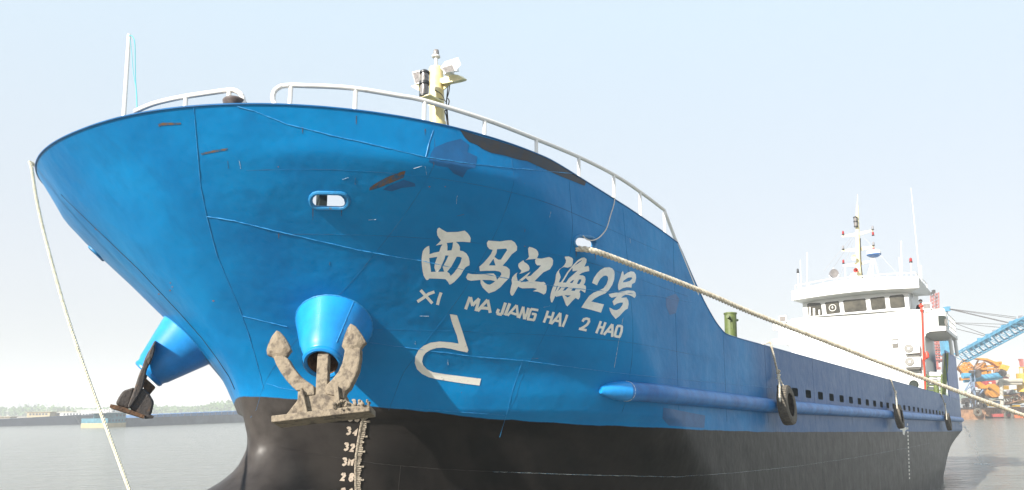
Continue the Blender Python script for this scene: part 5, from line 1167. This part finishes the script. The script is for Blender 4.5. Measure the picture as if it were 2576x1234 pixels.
mb = MB(); boxAB(mb, A, d, nrm, -3.5, 5.5, -.5, 1.35, 7.4, 10.6); mb.build('stern_band', M['bargecream'], bg1, frame='W')
mb = MB(); boxAB(mb, A, d, nrm, -3.5, 5.5, 1.35, 2.8, 7.4, 10.4); boxAB(mb, A, d, nrm, -1.4, 5.5, 2.8, 4.4, 4.4, 8.6); mb.build('stern_house', M['bargecyan'], bg1, frame='W')
mb = MB(); boxAB(mb, A, d, nrm, -3.3, 5.5, 4.4, 4.7, 8.8, 10); boxAB(mb, A, d, nrm, -1.4, 5.5, 4.7, 5.6, 4.0, 6); mb.build('house_roof', M['white'], bg1, frame='W')
for k in range(6): mb = MB(); boxAB(mb, A, d, nrm, -6.4 + k * 1.2, .2, 1.8, 2.4, .45, .1); mb.build('house_window', M['bargedark'], bg1, frame='W')
for k in range(3): mb = MB(); boxAB(mb, A, d, nrm, -2.8 + k * 1.4, 1.15, 3.3, 4.0, .75, .1); mb.build('house_window', M['bargedark'], bg1, frame='W')
mb = MB()
boxAB(mb, A, d, nrm, -6.0, 1.0, 4.8, 4.95, 4.0, .2); boxAB(mb, A, d, nrm, -6.0, 1.0, 5.35, 5.5, 4.0, .2)
for k in range(5): boxAB(mb, A, d, nrm, -7.8 + k * .9, 1.0, 4.8, 5.5, .14, .2)
mb.build('sign_railing', M['bargedark'], bg1, frame='W')
mb = MB(); p = A + d * -2.0 + nrm * 5; mb.tube([(p.x, p.y, 5.6), (p.x, p.y, 9.2)], .14, 6); mb.box((p.x, p.y - .2, 8.4), (1.0, .1, .7)); mb.build('signal_mast', M['white'], bg1, frame='W')
# dark barges further left
for i, (x0, y0, x1, y1, h0, h1, lab, cab) in enumerate(((206, 1068.5, 262, 1067, 3.5, 4.0, 'short dark barge with a white cabin just left of the mooring rope', (222,)),
        (-60, 1075, 204, 1068.5, 2.3, 3.8, 'long dark low barge at the left edge of the picture', (93, 150)))):
    A = oWat(x0, y0); B_ = oWat(x1, y1); mb, d, nrm, A, B_ = barge_hull(A, B_, 10, h0, h1, None, '', '', rake=.6)
    o = mb.build('river_barge', M['bargedark'], None, lab, 'barge', 'dark barges moored on the left', frame='W')
def cabinboat(px, D, w, h, lab, col, zb=2.0):
    p = oD(px, 1050, D); mb = MB(); mb.box((p.x, D, 1.1), (w * 1.9, 7, 3.2)); o = mb.build('moored_boat', M['bargedark'], None, lab, 'boat', 'small cabin boats moored near the far bank', frame='W')
    mb = MB(); mb.box((p.x, D, 2.7 + h / 2), (w, 5, h)); mb.box((p.x, D, 2.75 + h), (w * 1.15, 5.8, .18)); mb.build('cabin', col, o, frame='W')
    n = max(2, int(w / 1.6))
    for k in range(n): mb = MB(); mb.box((p.x - w * .42 + w * .84 * (k + .5) / n, D - 2.53, 2.7 + h * .62), (w * .84 / n * .6, .05, h * .34)); mb.build('cabin_window', M['bargedark'], o, frame='W')
    mb = MB(); mb.tube([(p.x + w * .2, D, 2.7 + h), (p.x + w * .2, D, 6.2 + h)], .08, 5); mb.tube([(p.x + w * .2 - .8, D, 5.2 + h), (p.x + w * .2 + .8, D, 5.2 + h)], .06, 4); mb.build('boat_mast', M['white'], o, frame='W')
cabinboat(7, 359, 9.3, 0.6, 'low cream roofed boat at the far left edge', M['bargecream'])
cabinboat(104, 372, 10.5, 2.5, 'cream two tier cabin boat, third from the left', M['bargecream'])
cabinboat(150, 378, 13.0, 2.4, 'boat with long cream cabin and mast', M['bargecream'])
cabinboat(205, 372, 17.4, 2.1, 'boat with the long low white cabin and two masts', M['white'])
cabinboat(263, 372, 12.4, 2.7, 'white cabin boat partly hidden behind the steep rope', M['white'])
cabinboat(232, 409, 13.6, 3.3, 'boat with tallest white cabin, left of the blue barge', M['white'])
# ------------------------------------------------------------------ dredging equipment on the right
M['rustbarge'] = mat('rusty_pontoon', (.36, .20, .11), .8, col2=(.15, .08, .05), thr=(.35, .6), scale=.9, bump=.3, bscale=3); M['boomblue'] = mat('boom_blue', (.075, .27, .42), .5, var=.25, scale=.8)
M['craneorange'] = mat('crane_orange', (.55, .23, .02), .5, var=.2, scale=.6); M['craneyel'] = mat('crane_yellow', (.52, .31, .03), .5, var=.2, scale=.6); M['machred'] = mat('machine_red', (.38, .05, .05), .5, var=.2, scale=.6)
M['gantryred'] = mat('gantry_faded_red', (.42, .13, .11), .6, var=.2, scale=.6); M['machdark'] = mat('dark_machinery', (.06, .05, .045), .7, var=.5, scale=.8); M['pipecream'] = mat('cream_pipe', (.42, .38, .31), .5, var=.15, scale=.8); M['machgrey'] = mat('grey_machinery', (.28, .28, .30), .6, var=.3, scale=.8)
M['orangestrip'] = mat('orange_fender_strip', (.60, .16, .05), .6, var=.2, scale=.8); M['bluegrey'] = mat('blue_grey_steel', (.18, .24, .34), .5, var=.2, scale=.8)
cr = C(3060, 1120, 5.142); ck = C(2850, 950, 3.085)
DR = 174.0
class MB(MB):
    RS = 1.24
    def tube(s, pts, r, n=8, cap=True, closed=False): return super().tube(pts, [q * s.RS for q in r] if isinstance(r, (list, tuple)) else r * s.RS, n, cap, closed)
def R(x, y, D=DR, dz=0): return oD(*cr(x, y), D + dz)
def Kp(x, y, D=DR, dz=0): return oD(*ck(x, y), D + dz)
def truss(mb, a, b, w, nseg, r=.10, up=Vector((0, 0, 1)), dep=1.2):
    d = (b - a).normalized(); s = d.cross(Vector((0, 1, 0))).normalized(); q = Vector((0, 1, 0)) * dep
    rails = [a + s * w / 2 - q / 2, a - s * w / 2 - q / 2, a + s * w / 2 + q / 2, a - s * w / 2 + q / 2]; v = b - a
    for p in rails: mb.tube([p, p + v], r, 5)
    for k in range(nseg):
        t0, t1 = k / nseg, (k + 1) / nseg
        for i, j in ((0, 1), (2, 3), (0, 2), (1, 3)):
            if k % 2: i, j = j, i
            mb.tube([rails[i] + v * t0, rails[j] + v * t1], r * .6, 4)
def bx(mb, x0, y0, x1, y1, dep=3.0, dz=0, P=R):
    a = P(x0, y0, dz=dz); b = P(x1, y1, dz=dz); mb.box(((a.x + b.x) / 2, a.y + dep / 2, (a.z + b.z) / 2), (abs(b.x - a.x), dep, abs(a.z - b.z)))
# pontoons
mb = MB(); a = R(-120, 1100); b = R(408, 945); mb.box(((a.x + b.x) / 2, DR + 6.2, (b.z - .6) / 2), (b.x - a.x, 12, b.z + .6)); po = mb.build('work_pontoon', M['rustbarge'], None, 'rusty tan work pontoon with a tyre, right behind the stern', 'pontoon', frame='W')
mb = MB(); zt3 = R(408, 945).z; a = R(-120, 940); b = R(408, 930); mb.box(((a.x + b.x) / 2, DR + 6.1, zt3 + .12), (b.x - a.x, 12.2, .22)); mb.build('deck_edge', M['machdark'], po, frame='W')
mb = MB(); a = R(405, 1060, dz=10); b = R(1500, 960, dz=10); mb.box(((a.x + b.x) / 2, DR + 17, (b.z + 1.2) / 2 - .6), (b.x - a.x, 12, b.z + 1.2)); p2 = mb.build('work_barge', M['rustbarge'], None, 'dark rusty barge with an orange rubbing strip at the right edge', 'barge', frame='W')
mb = MB(); bx(mb, 860, 1045, 1500, 1085, .5, 9); mb.build('rubbing_strip', M['orangestrip'], p2, frame='W')
mb = MB(); bx(mb, 520, 1030, 860, 1075, .4, 9.2); mb.build('rubbing_strip', M['rubberred'], p2, frame='W')
mb = MB()
for k in range(26): bx(mb, 560 + k * 24, 950, 568 + k * 24, 1025, .3, 9.3)
bx(mb, 420, 1075, 1500, 1130, .3, 9.4); mb.build('barge_frames', M['machdark'], p2, frame='W')
def big_tyre(x, y, r, dz, lab):
    c_ = R(x, y, dz=dz - .6); rr = r / 5.142 * K / FL * (DR + dz); root = None
    mb = MB(); mb.lathe(c_, (0, 1, 0), [(rr * .5, -.18), (rr * .8, -.24), (rr, -.15), (rr, .15), (rr * .8, .24), (rr * .5, .18), (rr * .45, 0), (rr * .5, -.18)], 24); mb.build('pontoon_tyre', M['tyre'], None, lab, 'tyre', 'tyres hung on the pontoon and barge', frame='W', smooth=True)
big_tyre(290, 1000, 66, 0, 'round tyre hung on the rusty tan pontoon'); big_tyre(800, 1060, 78, 9, 'big worn tyre hung at the orange strip of the dark barge')
# deck clutter: individual machines
mb = MB(); rnd = random.Random(21)
for k in range(34): x = rnd.uniform(60, 400); y = rnd.uniform(760, 925); w = rnd.uniform(12, 60); h = rnd.uniform(10, 60); bx(mb, x, y, x + w, min(935, y + h), rnd.uniform(.5, 2), rnd.uniform(0, 4))
for k in range(12): x = rnd.uniform(60, 380); mb.tube([R(x, rnd.uniform(640, 740)), R(x + rnd.uniform(-60, 60), 935)], .07, 4)
mb.build('winch_set', M['machdark'], None, 'dark jumble of winches and frames on the tan pontoon', 'machinery', frame='W')
mb = MB()
for k in range(60): x = rnd.uniform(380, 1090); y = rnd.uniform(660, 900); w = rnd.uniform(15, 80); h = rnd.uniform(8, 45); bx(mb, x, y, x + w, min(955, y + h), rnd.uniform(.5, 2), rnd.uniform(10, 16))
mb.tube([R(380, 655, dz=12), R(1050, 725, dz=12)], .35, 6); bx(mb, 330, 640, 640, 760, 2, 15); mb.build('dredge_machinery', M['machdark'], None, 'dark dredging machinery heaped on the barge deck', 'machinery', frame='W')
mb = MB()
for k in range(14): bx(mb, 350 + k * 18, 800 + k * 4, 360 + k * 18, 880 + k * 3, .3, 8)
bx(mb, 345, 800, 590, 808, .3, 8); mb.build('yellow_guardrail', M['craneyel'], None, 'yellow slatted guard fence above the pontoon tyre', 'fence', frame='W')
mb = MB(); truss(mb, R(720, 820, dz=9), R(1060, 725, dz=9), 1.4, 9, .14); mb.build('rusty_gangway', M['rustbarge'], None, 'rusty lattice gangway on the barge at the right', 'gangway', frame='W')
mb = MB(); bx(mb, 860, 885, 990, 910, 1, 9); bx(mb, 690, 720, 830, 745, 1, 11); bx(mb, 925, 620, 950, 638, 1, 11); bx(mb, 940, 810, 1090, 850, 1.0, 11); mb.build('yellow_beams', M['craneyel'], None, 'yellow beams lying on the dark barge deck', 'beam', frame='W')
mb = MB(); bx(mb, 600, 820, 680, 855, 1.2, 9); mb.build('blue_tarpaulin', M['bluegrey'], None, 'pale blue tarpaulin bundle on the barge', 'tarpaulin', frame='W')
mb = MB(); bx(mb, 845, 635, 915, 695, 2, 9); cabn = mb.build('deck_cabin', M['machgrey'], None, 'small grey deck cabin on the barge', 'cabin', frame='W', bevel=.1)
mb = MB(); bx(mb, 870, 645, 905, 685, .1, 8.9); mb.build('cabin_window', mat('pale_glass', (.35, .42, .40), .3), cabn, frame='W')
# red machine house, cream pipes
mb = MB(); bx(mb, 415, 475, 640, 580, 6, 12); bx(mb, 655, 430, 815, 560, 6, 14); mh = mb.build('red_machine_house', M['machred'], None, 'red machine house under the orange crane', 'machine house', frame='W')
mb = MB(); bx(mb, 730, 378, 818, 430, 4, 15); mb.build('roof_railing', M['gantryred'] if False else M['pipecream'], mh, frame='W')
mb = MB(); bx(mb, 475, 507, 520, 532, .1, 11.9); mb.build('white_plate', M['white'], mh, frame='W')
mb = MB()
for k in range(6): bx(mb, 700 + k * 19, 565, 712 + k * 19, 630, .4, 13)
mb.build('yellow_louvres', M['craneyel'], mh, frame='W'); mb = MB(); bx(mb, 500, 585, 700, 650, 4, 13.5); mb.build('house_base', M['machdark'], mh, frame='W')
mb = MB(); mb.tube([R(605, 488, dz=6), R(1010, 485, dz=6)], .42, 12); mb.tube([R(600, 540, dz=6), R(1010, 536, dz=6)], .2, 8); mb.tube([R(870, 490, dz=6), R(872, 540, dz=6)], .15, 6)
mb.tube([R(675, 500, dz=5), R(690, 880, dz=5)], .32, 10); mb.build('cream_discharge_pipe', M['pipecream'], None, 'cream discharge pipes on a grey pillar in front of the red machine house', 'pipe', frame='W', smooth=True)
mb = MB(); bx(mb, 668, 740, 708, 778, .8, 4); mb.build('white_box', M['white'], None, 'white box on the grey pillar', 'box', frame='W')
# orange crane
mb = MB(); mb.prism([R(x, y, dz=10) for x, y in ((270, 122), (330, 110), (450, 120), (560, 165), (640, 185), (700, 235), (690, 262), (610, 245), (540, 190), (440, 150), (330, 138))], (0, 1.6, 0)); cr_o = mb.build('orange_crane', M['craneorange'], None, 'orange crane with a bent arm and big square counterweight', 'crane', frame='W')
mb = MB(); mb.prism([R(x, y, dz=9) for x, y in ((715, 218), (820, 248), (775, 328), (685, 290))], (0, 3.4, 0)); mb.build('counterweight', M['craneyel'], cr_o, frame='W')
mb = MB(); bx(mb, 385, 190, 450, 400, 3, 11); bx(mb, 330, 280, 640, 300, 3, 10.5); bx(mb, 455, 230, 560, 262, 2, 11); bx(mb, 335, 340, 400, 400, 2, 11); bx(mb, 600, 265, 660, 345, 1.5, 11); bx(mb, 470, 315, 520, 400, 1.5, 11); bx(mb, 640, 170, 690, 215, 2, 10); mb.build('crane_body', M['craneorange'], cr_o, frame='W')
mb = MB()
for q in ((560, 400, 620, 280), (540, 400, 590, 280), (270, 300, 330, 270), (230, 300, 400, 170), (215, 300, 300, 150), (600, 390, 655, 290)): mb.tube([R(q[0], q[1], dz=10), R(q[2], q[3], dz=10)], .16, 5)
mb.build('crane_struts', M['rustbarge'], cr_o, frame='W')
mb = MB(); mb.prism([R(x, y, dz=9.5) for x, y in ((255, 495), (310, 490), (420, 560), (520, 640), (490, 650), (440, 610), (350, 615))], (0, 1.2, 0)); mb.build('crane_leg', M['craneorange'], cr_o, frame='W')
mb = MB(); mb.lathe(R(545, 650, dz=10), (0, 1, 0), [(0, -.5), (1.6, -.5), (1.6, 1.0), (0, 1.0)], 16); mb.build('cable_drum', M['craneorange'], cr_o, frame='W', smooth=True)
# orange lattice boom
mb = MB(); truss(mb, R(10, 195, dz=14), R(190, 380, dz=14), 2.6, 8, .16); truss(mb, R(10, 260, dz=14), R(120, 370, dz=14), 1.4, 5, .14); mb.build('orange_lattice_boom', M['craneorange'], None, 'slanting orange lattice boom beside the stern', 'lattice boom', frame='W')
mb = MB(); bx(mb, 75, 320, 170, 380, 2, 13); bx(mb, 60, 425, 165, 480, 2, 13); mb.build('orange_winch_house', M['craneorange'], None, 'orange winch house beside the stern, above the blue pipe', 'winch house', frame='W')
# blue pipes and frame
mb = MB(); mb.tube([R(40, 405, dz=2), R(220, 398, dz=2)], .50, 14); mb.tube([R(215, 445, dz=3), R(400, 430, dz=3), R(600, 405, dz=3), R(680, 400, dz=3)], .55, 14); mb.tube([R(60, 495, dz=3), R(400, 470, dz=3), R(620, 450, dz=3)], .25, 8); mb.build('blue_pipe_run', M['boomblue'], None, 'light blue pipes in front of the orange crane', 'pipe', frame='W', smooth=True)
mb = MB(); bx(mb, 645, 340, 715, 410, 1.5, 2.5); mb.lathe(R(700, 360, dz=2.2), (0, 1, 0), [(0, -.4), (.7, -.4), (.7, .6), (0, .6)], 12); mb.build('pipe_head_pulley', M['machdark'], None, 'dark pulley block on the end of the blue pipe', 'pulley', frame='W')
mb = MB(); bx(mb, 240, 315, 258, 500, .5, 0); bx(mb, 240, 500, 262, 910, .5, 0); bx(mb, 185, 400, 200, 690, .4, 1); bx(mb, 175, 315, 255, 330, .5, 0); bx(mb, 170, 570, 250, 582, .4, 1)
for q in ((80, 640, 170, 500), (90, 640, 200, 560), (110, 700, 220, 920), (300, 740, 380, 630), (130, 790, 250, 740)): mb.tube([R(q[0], q[1], dz=1), R(q[2], q[3], dz=1)], .13, 5)
mb.build('steel_frame', M['bluegrey'], None, 'blue grey steel posts and braces on the tan pontoon', 'steel frame', frame='W')
mb = MB(); bx(mb, 55, 590, 75, 640, 1, 3); bx(mb, 190, 625, 235, 685, 1, 3); bx(mb, 260, 655, 310, 675, 1, 3); mb.build('switch_cabinets', M['white'], None, 'small white cabinets between the blue posts', 'cabinet', frame='W')
mb = MB(); bx(mb, 180, 320, 235, 360, 1, -.5); mb.lathe(R(270, 370, dz=1), (0, 1, 0), [(0, -.4), (.9, -.4), (.9, .4), (0, .4)], 14); mb.build('pulley_block', M['machdark'], None, 'dark pulley wheels at the top of the blue grey post', 'pulley', frame='W')
# big blue boom
a = Kp(640, 598, 165); b = Kp(1300, 240, 149); mb = MB(); truss(mb, a, b, 2.5, 26, .11, dep=2.0); bo = mb.build('blue_boom', M['boomblue'], None, 'long light blue lattice boom rising to the upper right', 'boom', frame='W')
mb = MB()
def KL(x, y, t=0): return Kp(x, y, 165 - 16 * (x - 640) / 660)
mb.tube([KL(735, 500), KL(930, 398)], .50, 10); mb.tube([KL(975, 362), KL(1075, 305), KL(1180, 268)], .42, 10); mb.tube([KL(1180, 268), KL(1300, 210)], .55, 10); mb.build('boom_pipe', M['boomblue'], bo, frame='W', smooth=True)
mb = MB()
for (x, y, w, h) in ((705, 460, 40, 18), (710, 480, 20, 40), (950, 320, 40, 16), (955, 338, 22, 36), (1205, 180, 45, 35), (1215, 205, 60, 22)): a = KL(x, y); b = KL(x + w, y + h); mb.box(((a.x + b.x) / 2, a.y - 1, (a.z + b.z) / 2), (abs(b.x - a.x), 1.2, abs(a.z - b.z)))
mb.build('boom_lamps', M['machgrey'], bo, frame='W')
mb = MB()
for (x, y) in ((845, 420), (925, 380), (1080, 292), (1160, 255)): a = KL(x, y); mb.box((a.x, a.y, a.z), (.7, .8, 1.0))
mb.build('cable_lugs', M['boomblue'], bo, frame='W')
mb = MB()
for q in ((545, 108, 1200, 190), (545, 112, 1200, 206), (545, 108, 1150, 248), (545, 114, 1160, 258), (600, 245, 1120, 262), (600, 250, 1080, 295), (600, 250, 930, 375), (600, 302, 915, 382)): mb.tube([Kp(q[0], q[1], 167), KL(q[2], q[3])], .05, 4)
mb.build('boom_cables', M['machdark'], bo, frame='W')
mb = MB(); bx(mb, 497, 400, 550, 560, 2.2, -2, P=Kp); bx(mb, 524, 100, 550, 400, 1.2, -3, P=Kp); bx(mb, 520, 85, 556, 130, 1.6, -4, P=Kp); mb.build('blue_mast', M['boomblue'], None, 'light blue mast column behind the ship stern wing', 'mast', frame='W')
# red lattice gantry behind the superstructure
mb = MB(); truss(mb, Kp(405, 640, 186), Kp(398, -50, 186), 1.25, 40, .10, dep=1.3); g_ = mb.build('red_gantry_tower', M['gantryred'], None, 'faded red lattice tower rising behind the wheelhouse', 'tower', frame='W')
mb = MB(); bx(mb, 390, -62, 408, -44, 2, 10, P=Kp); bx(mb, 390, -80, 394, -60, 1, 10, P=Kp); bx(mb, 404, -80, 408, -60, 1, 10, P=Kp); mb.build('tower_head', M['machdark'], g_, frame='W')
mb = MB(); truss(mb, Kp(422, 420, 184), Kp(422, 640, 184), 5.2, 9, .2); bx(mb, 385, 600, 480, 612, 2, 8, P=Kp); bx(mb, 385, 680, 460, 705, 2, 8, P=Kp); bx(mb, 420, 625, 440, 690, 1, 7.8, P=Kp); mb.build('gantry_frame', M['gantryred'], g_, frame='W')
# right edge column
mb = MB(); mb.tube([R(1030, 370, dz=8), R(1050, 670, dz=8)], 1.1, 14); mb.tube([R(1010, 380, dz=8), R(1100, 380, dz=8)], .3, 8); bx(mb, 1025, 255, 1100, 370, 1.4, 8.2); ye = mb.build('yellow_column', M['craneyel'], None, 'yellow steel column at the right edge', 'column', frame='W', smooth=True)
mb = MB(); mb.prism([R(x, y, dz=8) for x, y in ((990, 125), (1040, 125), (1050, 250), (1025, 250), (1010, 160))], (0, 1, 0)); mb.build('column_head', M['gantryred'], ye, frame='W')
mb = MB()
for k in range(4): mb.tube([R(1000, 300 + k * 18, dz=8), R(1020, 300 + k * 18, dz=8)], .12, 5)
mb.tube([R(1005, 280, dz=8), R(1008, 370, dz=8)], .3, 6); mb.build('column_ladder', M['pipecream'], ye, frame='W')
MB = MB.__bases__[0]
# jet of cooling water falling from the ship side
mb = MB(); rnd = random.Random(4); P0 = oY(2412, 1068, -4.2); P0 = SM @ P0; L0 = oWat(2468, 1169)
for k in range(60):
    t = rnd.random(); p = P0.lerp(L0, t); p.z = P0.z - (P0.z) * t * t; r = .010 + .012 * rnd.random(); p += Vector((rnd.uniform(-.06, .06), rnd.uniform(-.06, .06), rnd.uniform(-.08, .08)))
    mb.lathe(p, (.3, 0, -1), [(0, -r * 3), (r, 0), (0, r * 3)], 5)
for k in range(60): a = rnd.uniform(0, 6.28); q = rnd.random() ** .6 * .45; r = rnd.uniform(.012, .03); mb.lathe(L0 + Vector((q * cos(a) * 1.3, q * sin(a), .02)), (0, 0, 1), [(0, -r), (r, 0), (0, r * (1.5 - q))], 5)
mb.build('water_jet', mat('white_water', (.75, .78, .78), .4), None, 'thin jet of cooling water splashing into the river behind the stern', 'water jet', kind='stuff', frame='W', smooth=True)
# ------------------------------------------------------------------ haze
hz = bpy.data.materials.new('haze_air'); hz.use_nodes = True; hn = hz.node_tree; hn.nodes.remove(hn.nodes['Principled BSDF'])
pv = hn.nodes.new('ShaderNodeVolumePrincipled'); pv.inputs['Color'].default_value = (.90, .92, .94, 1); pv.inputs['Density'].default_value = 0.0008
hn.links.new(pv.outputs[0], hn.nodes['Material Output'].inputs['Volume'])
mb = MB(); mb.box((0, 760, 29.0), (3100, 1760, 62.0)); hb_o = mb.build('haze', hz, None, kind='stuff', frame='W')
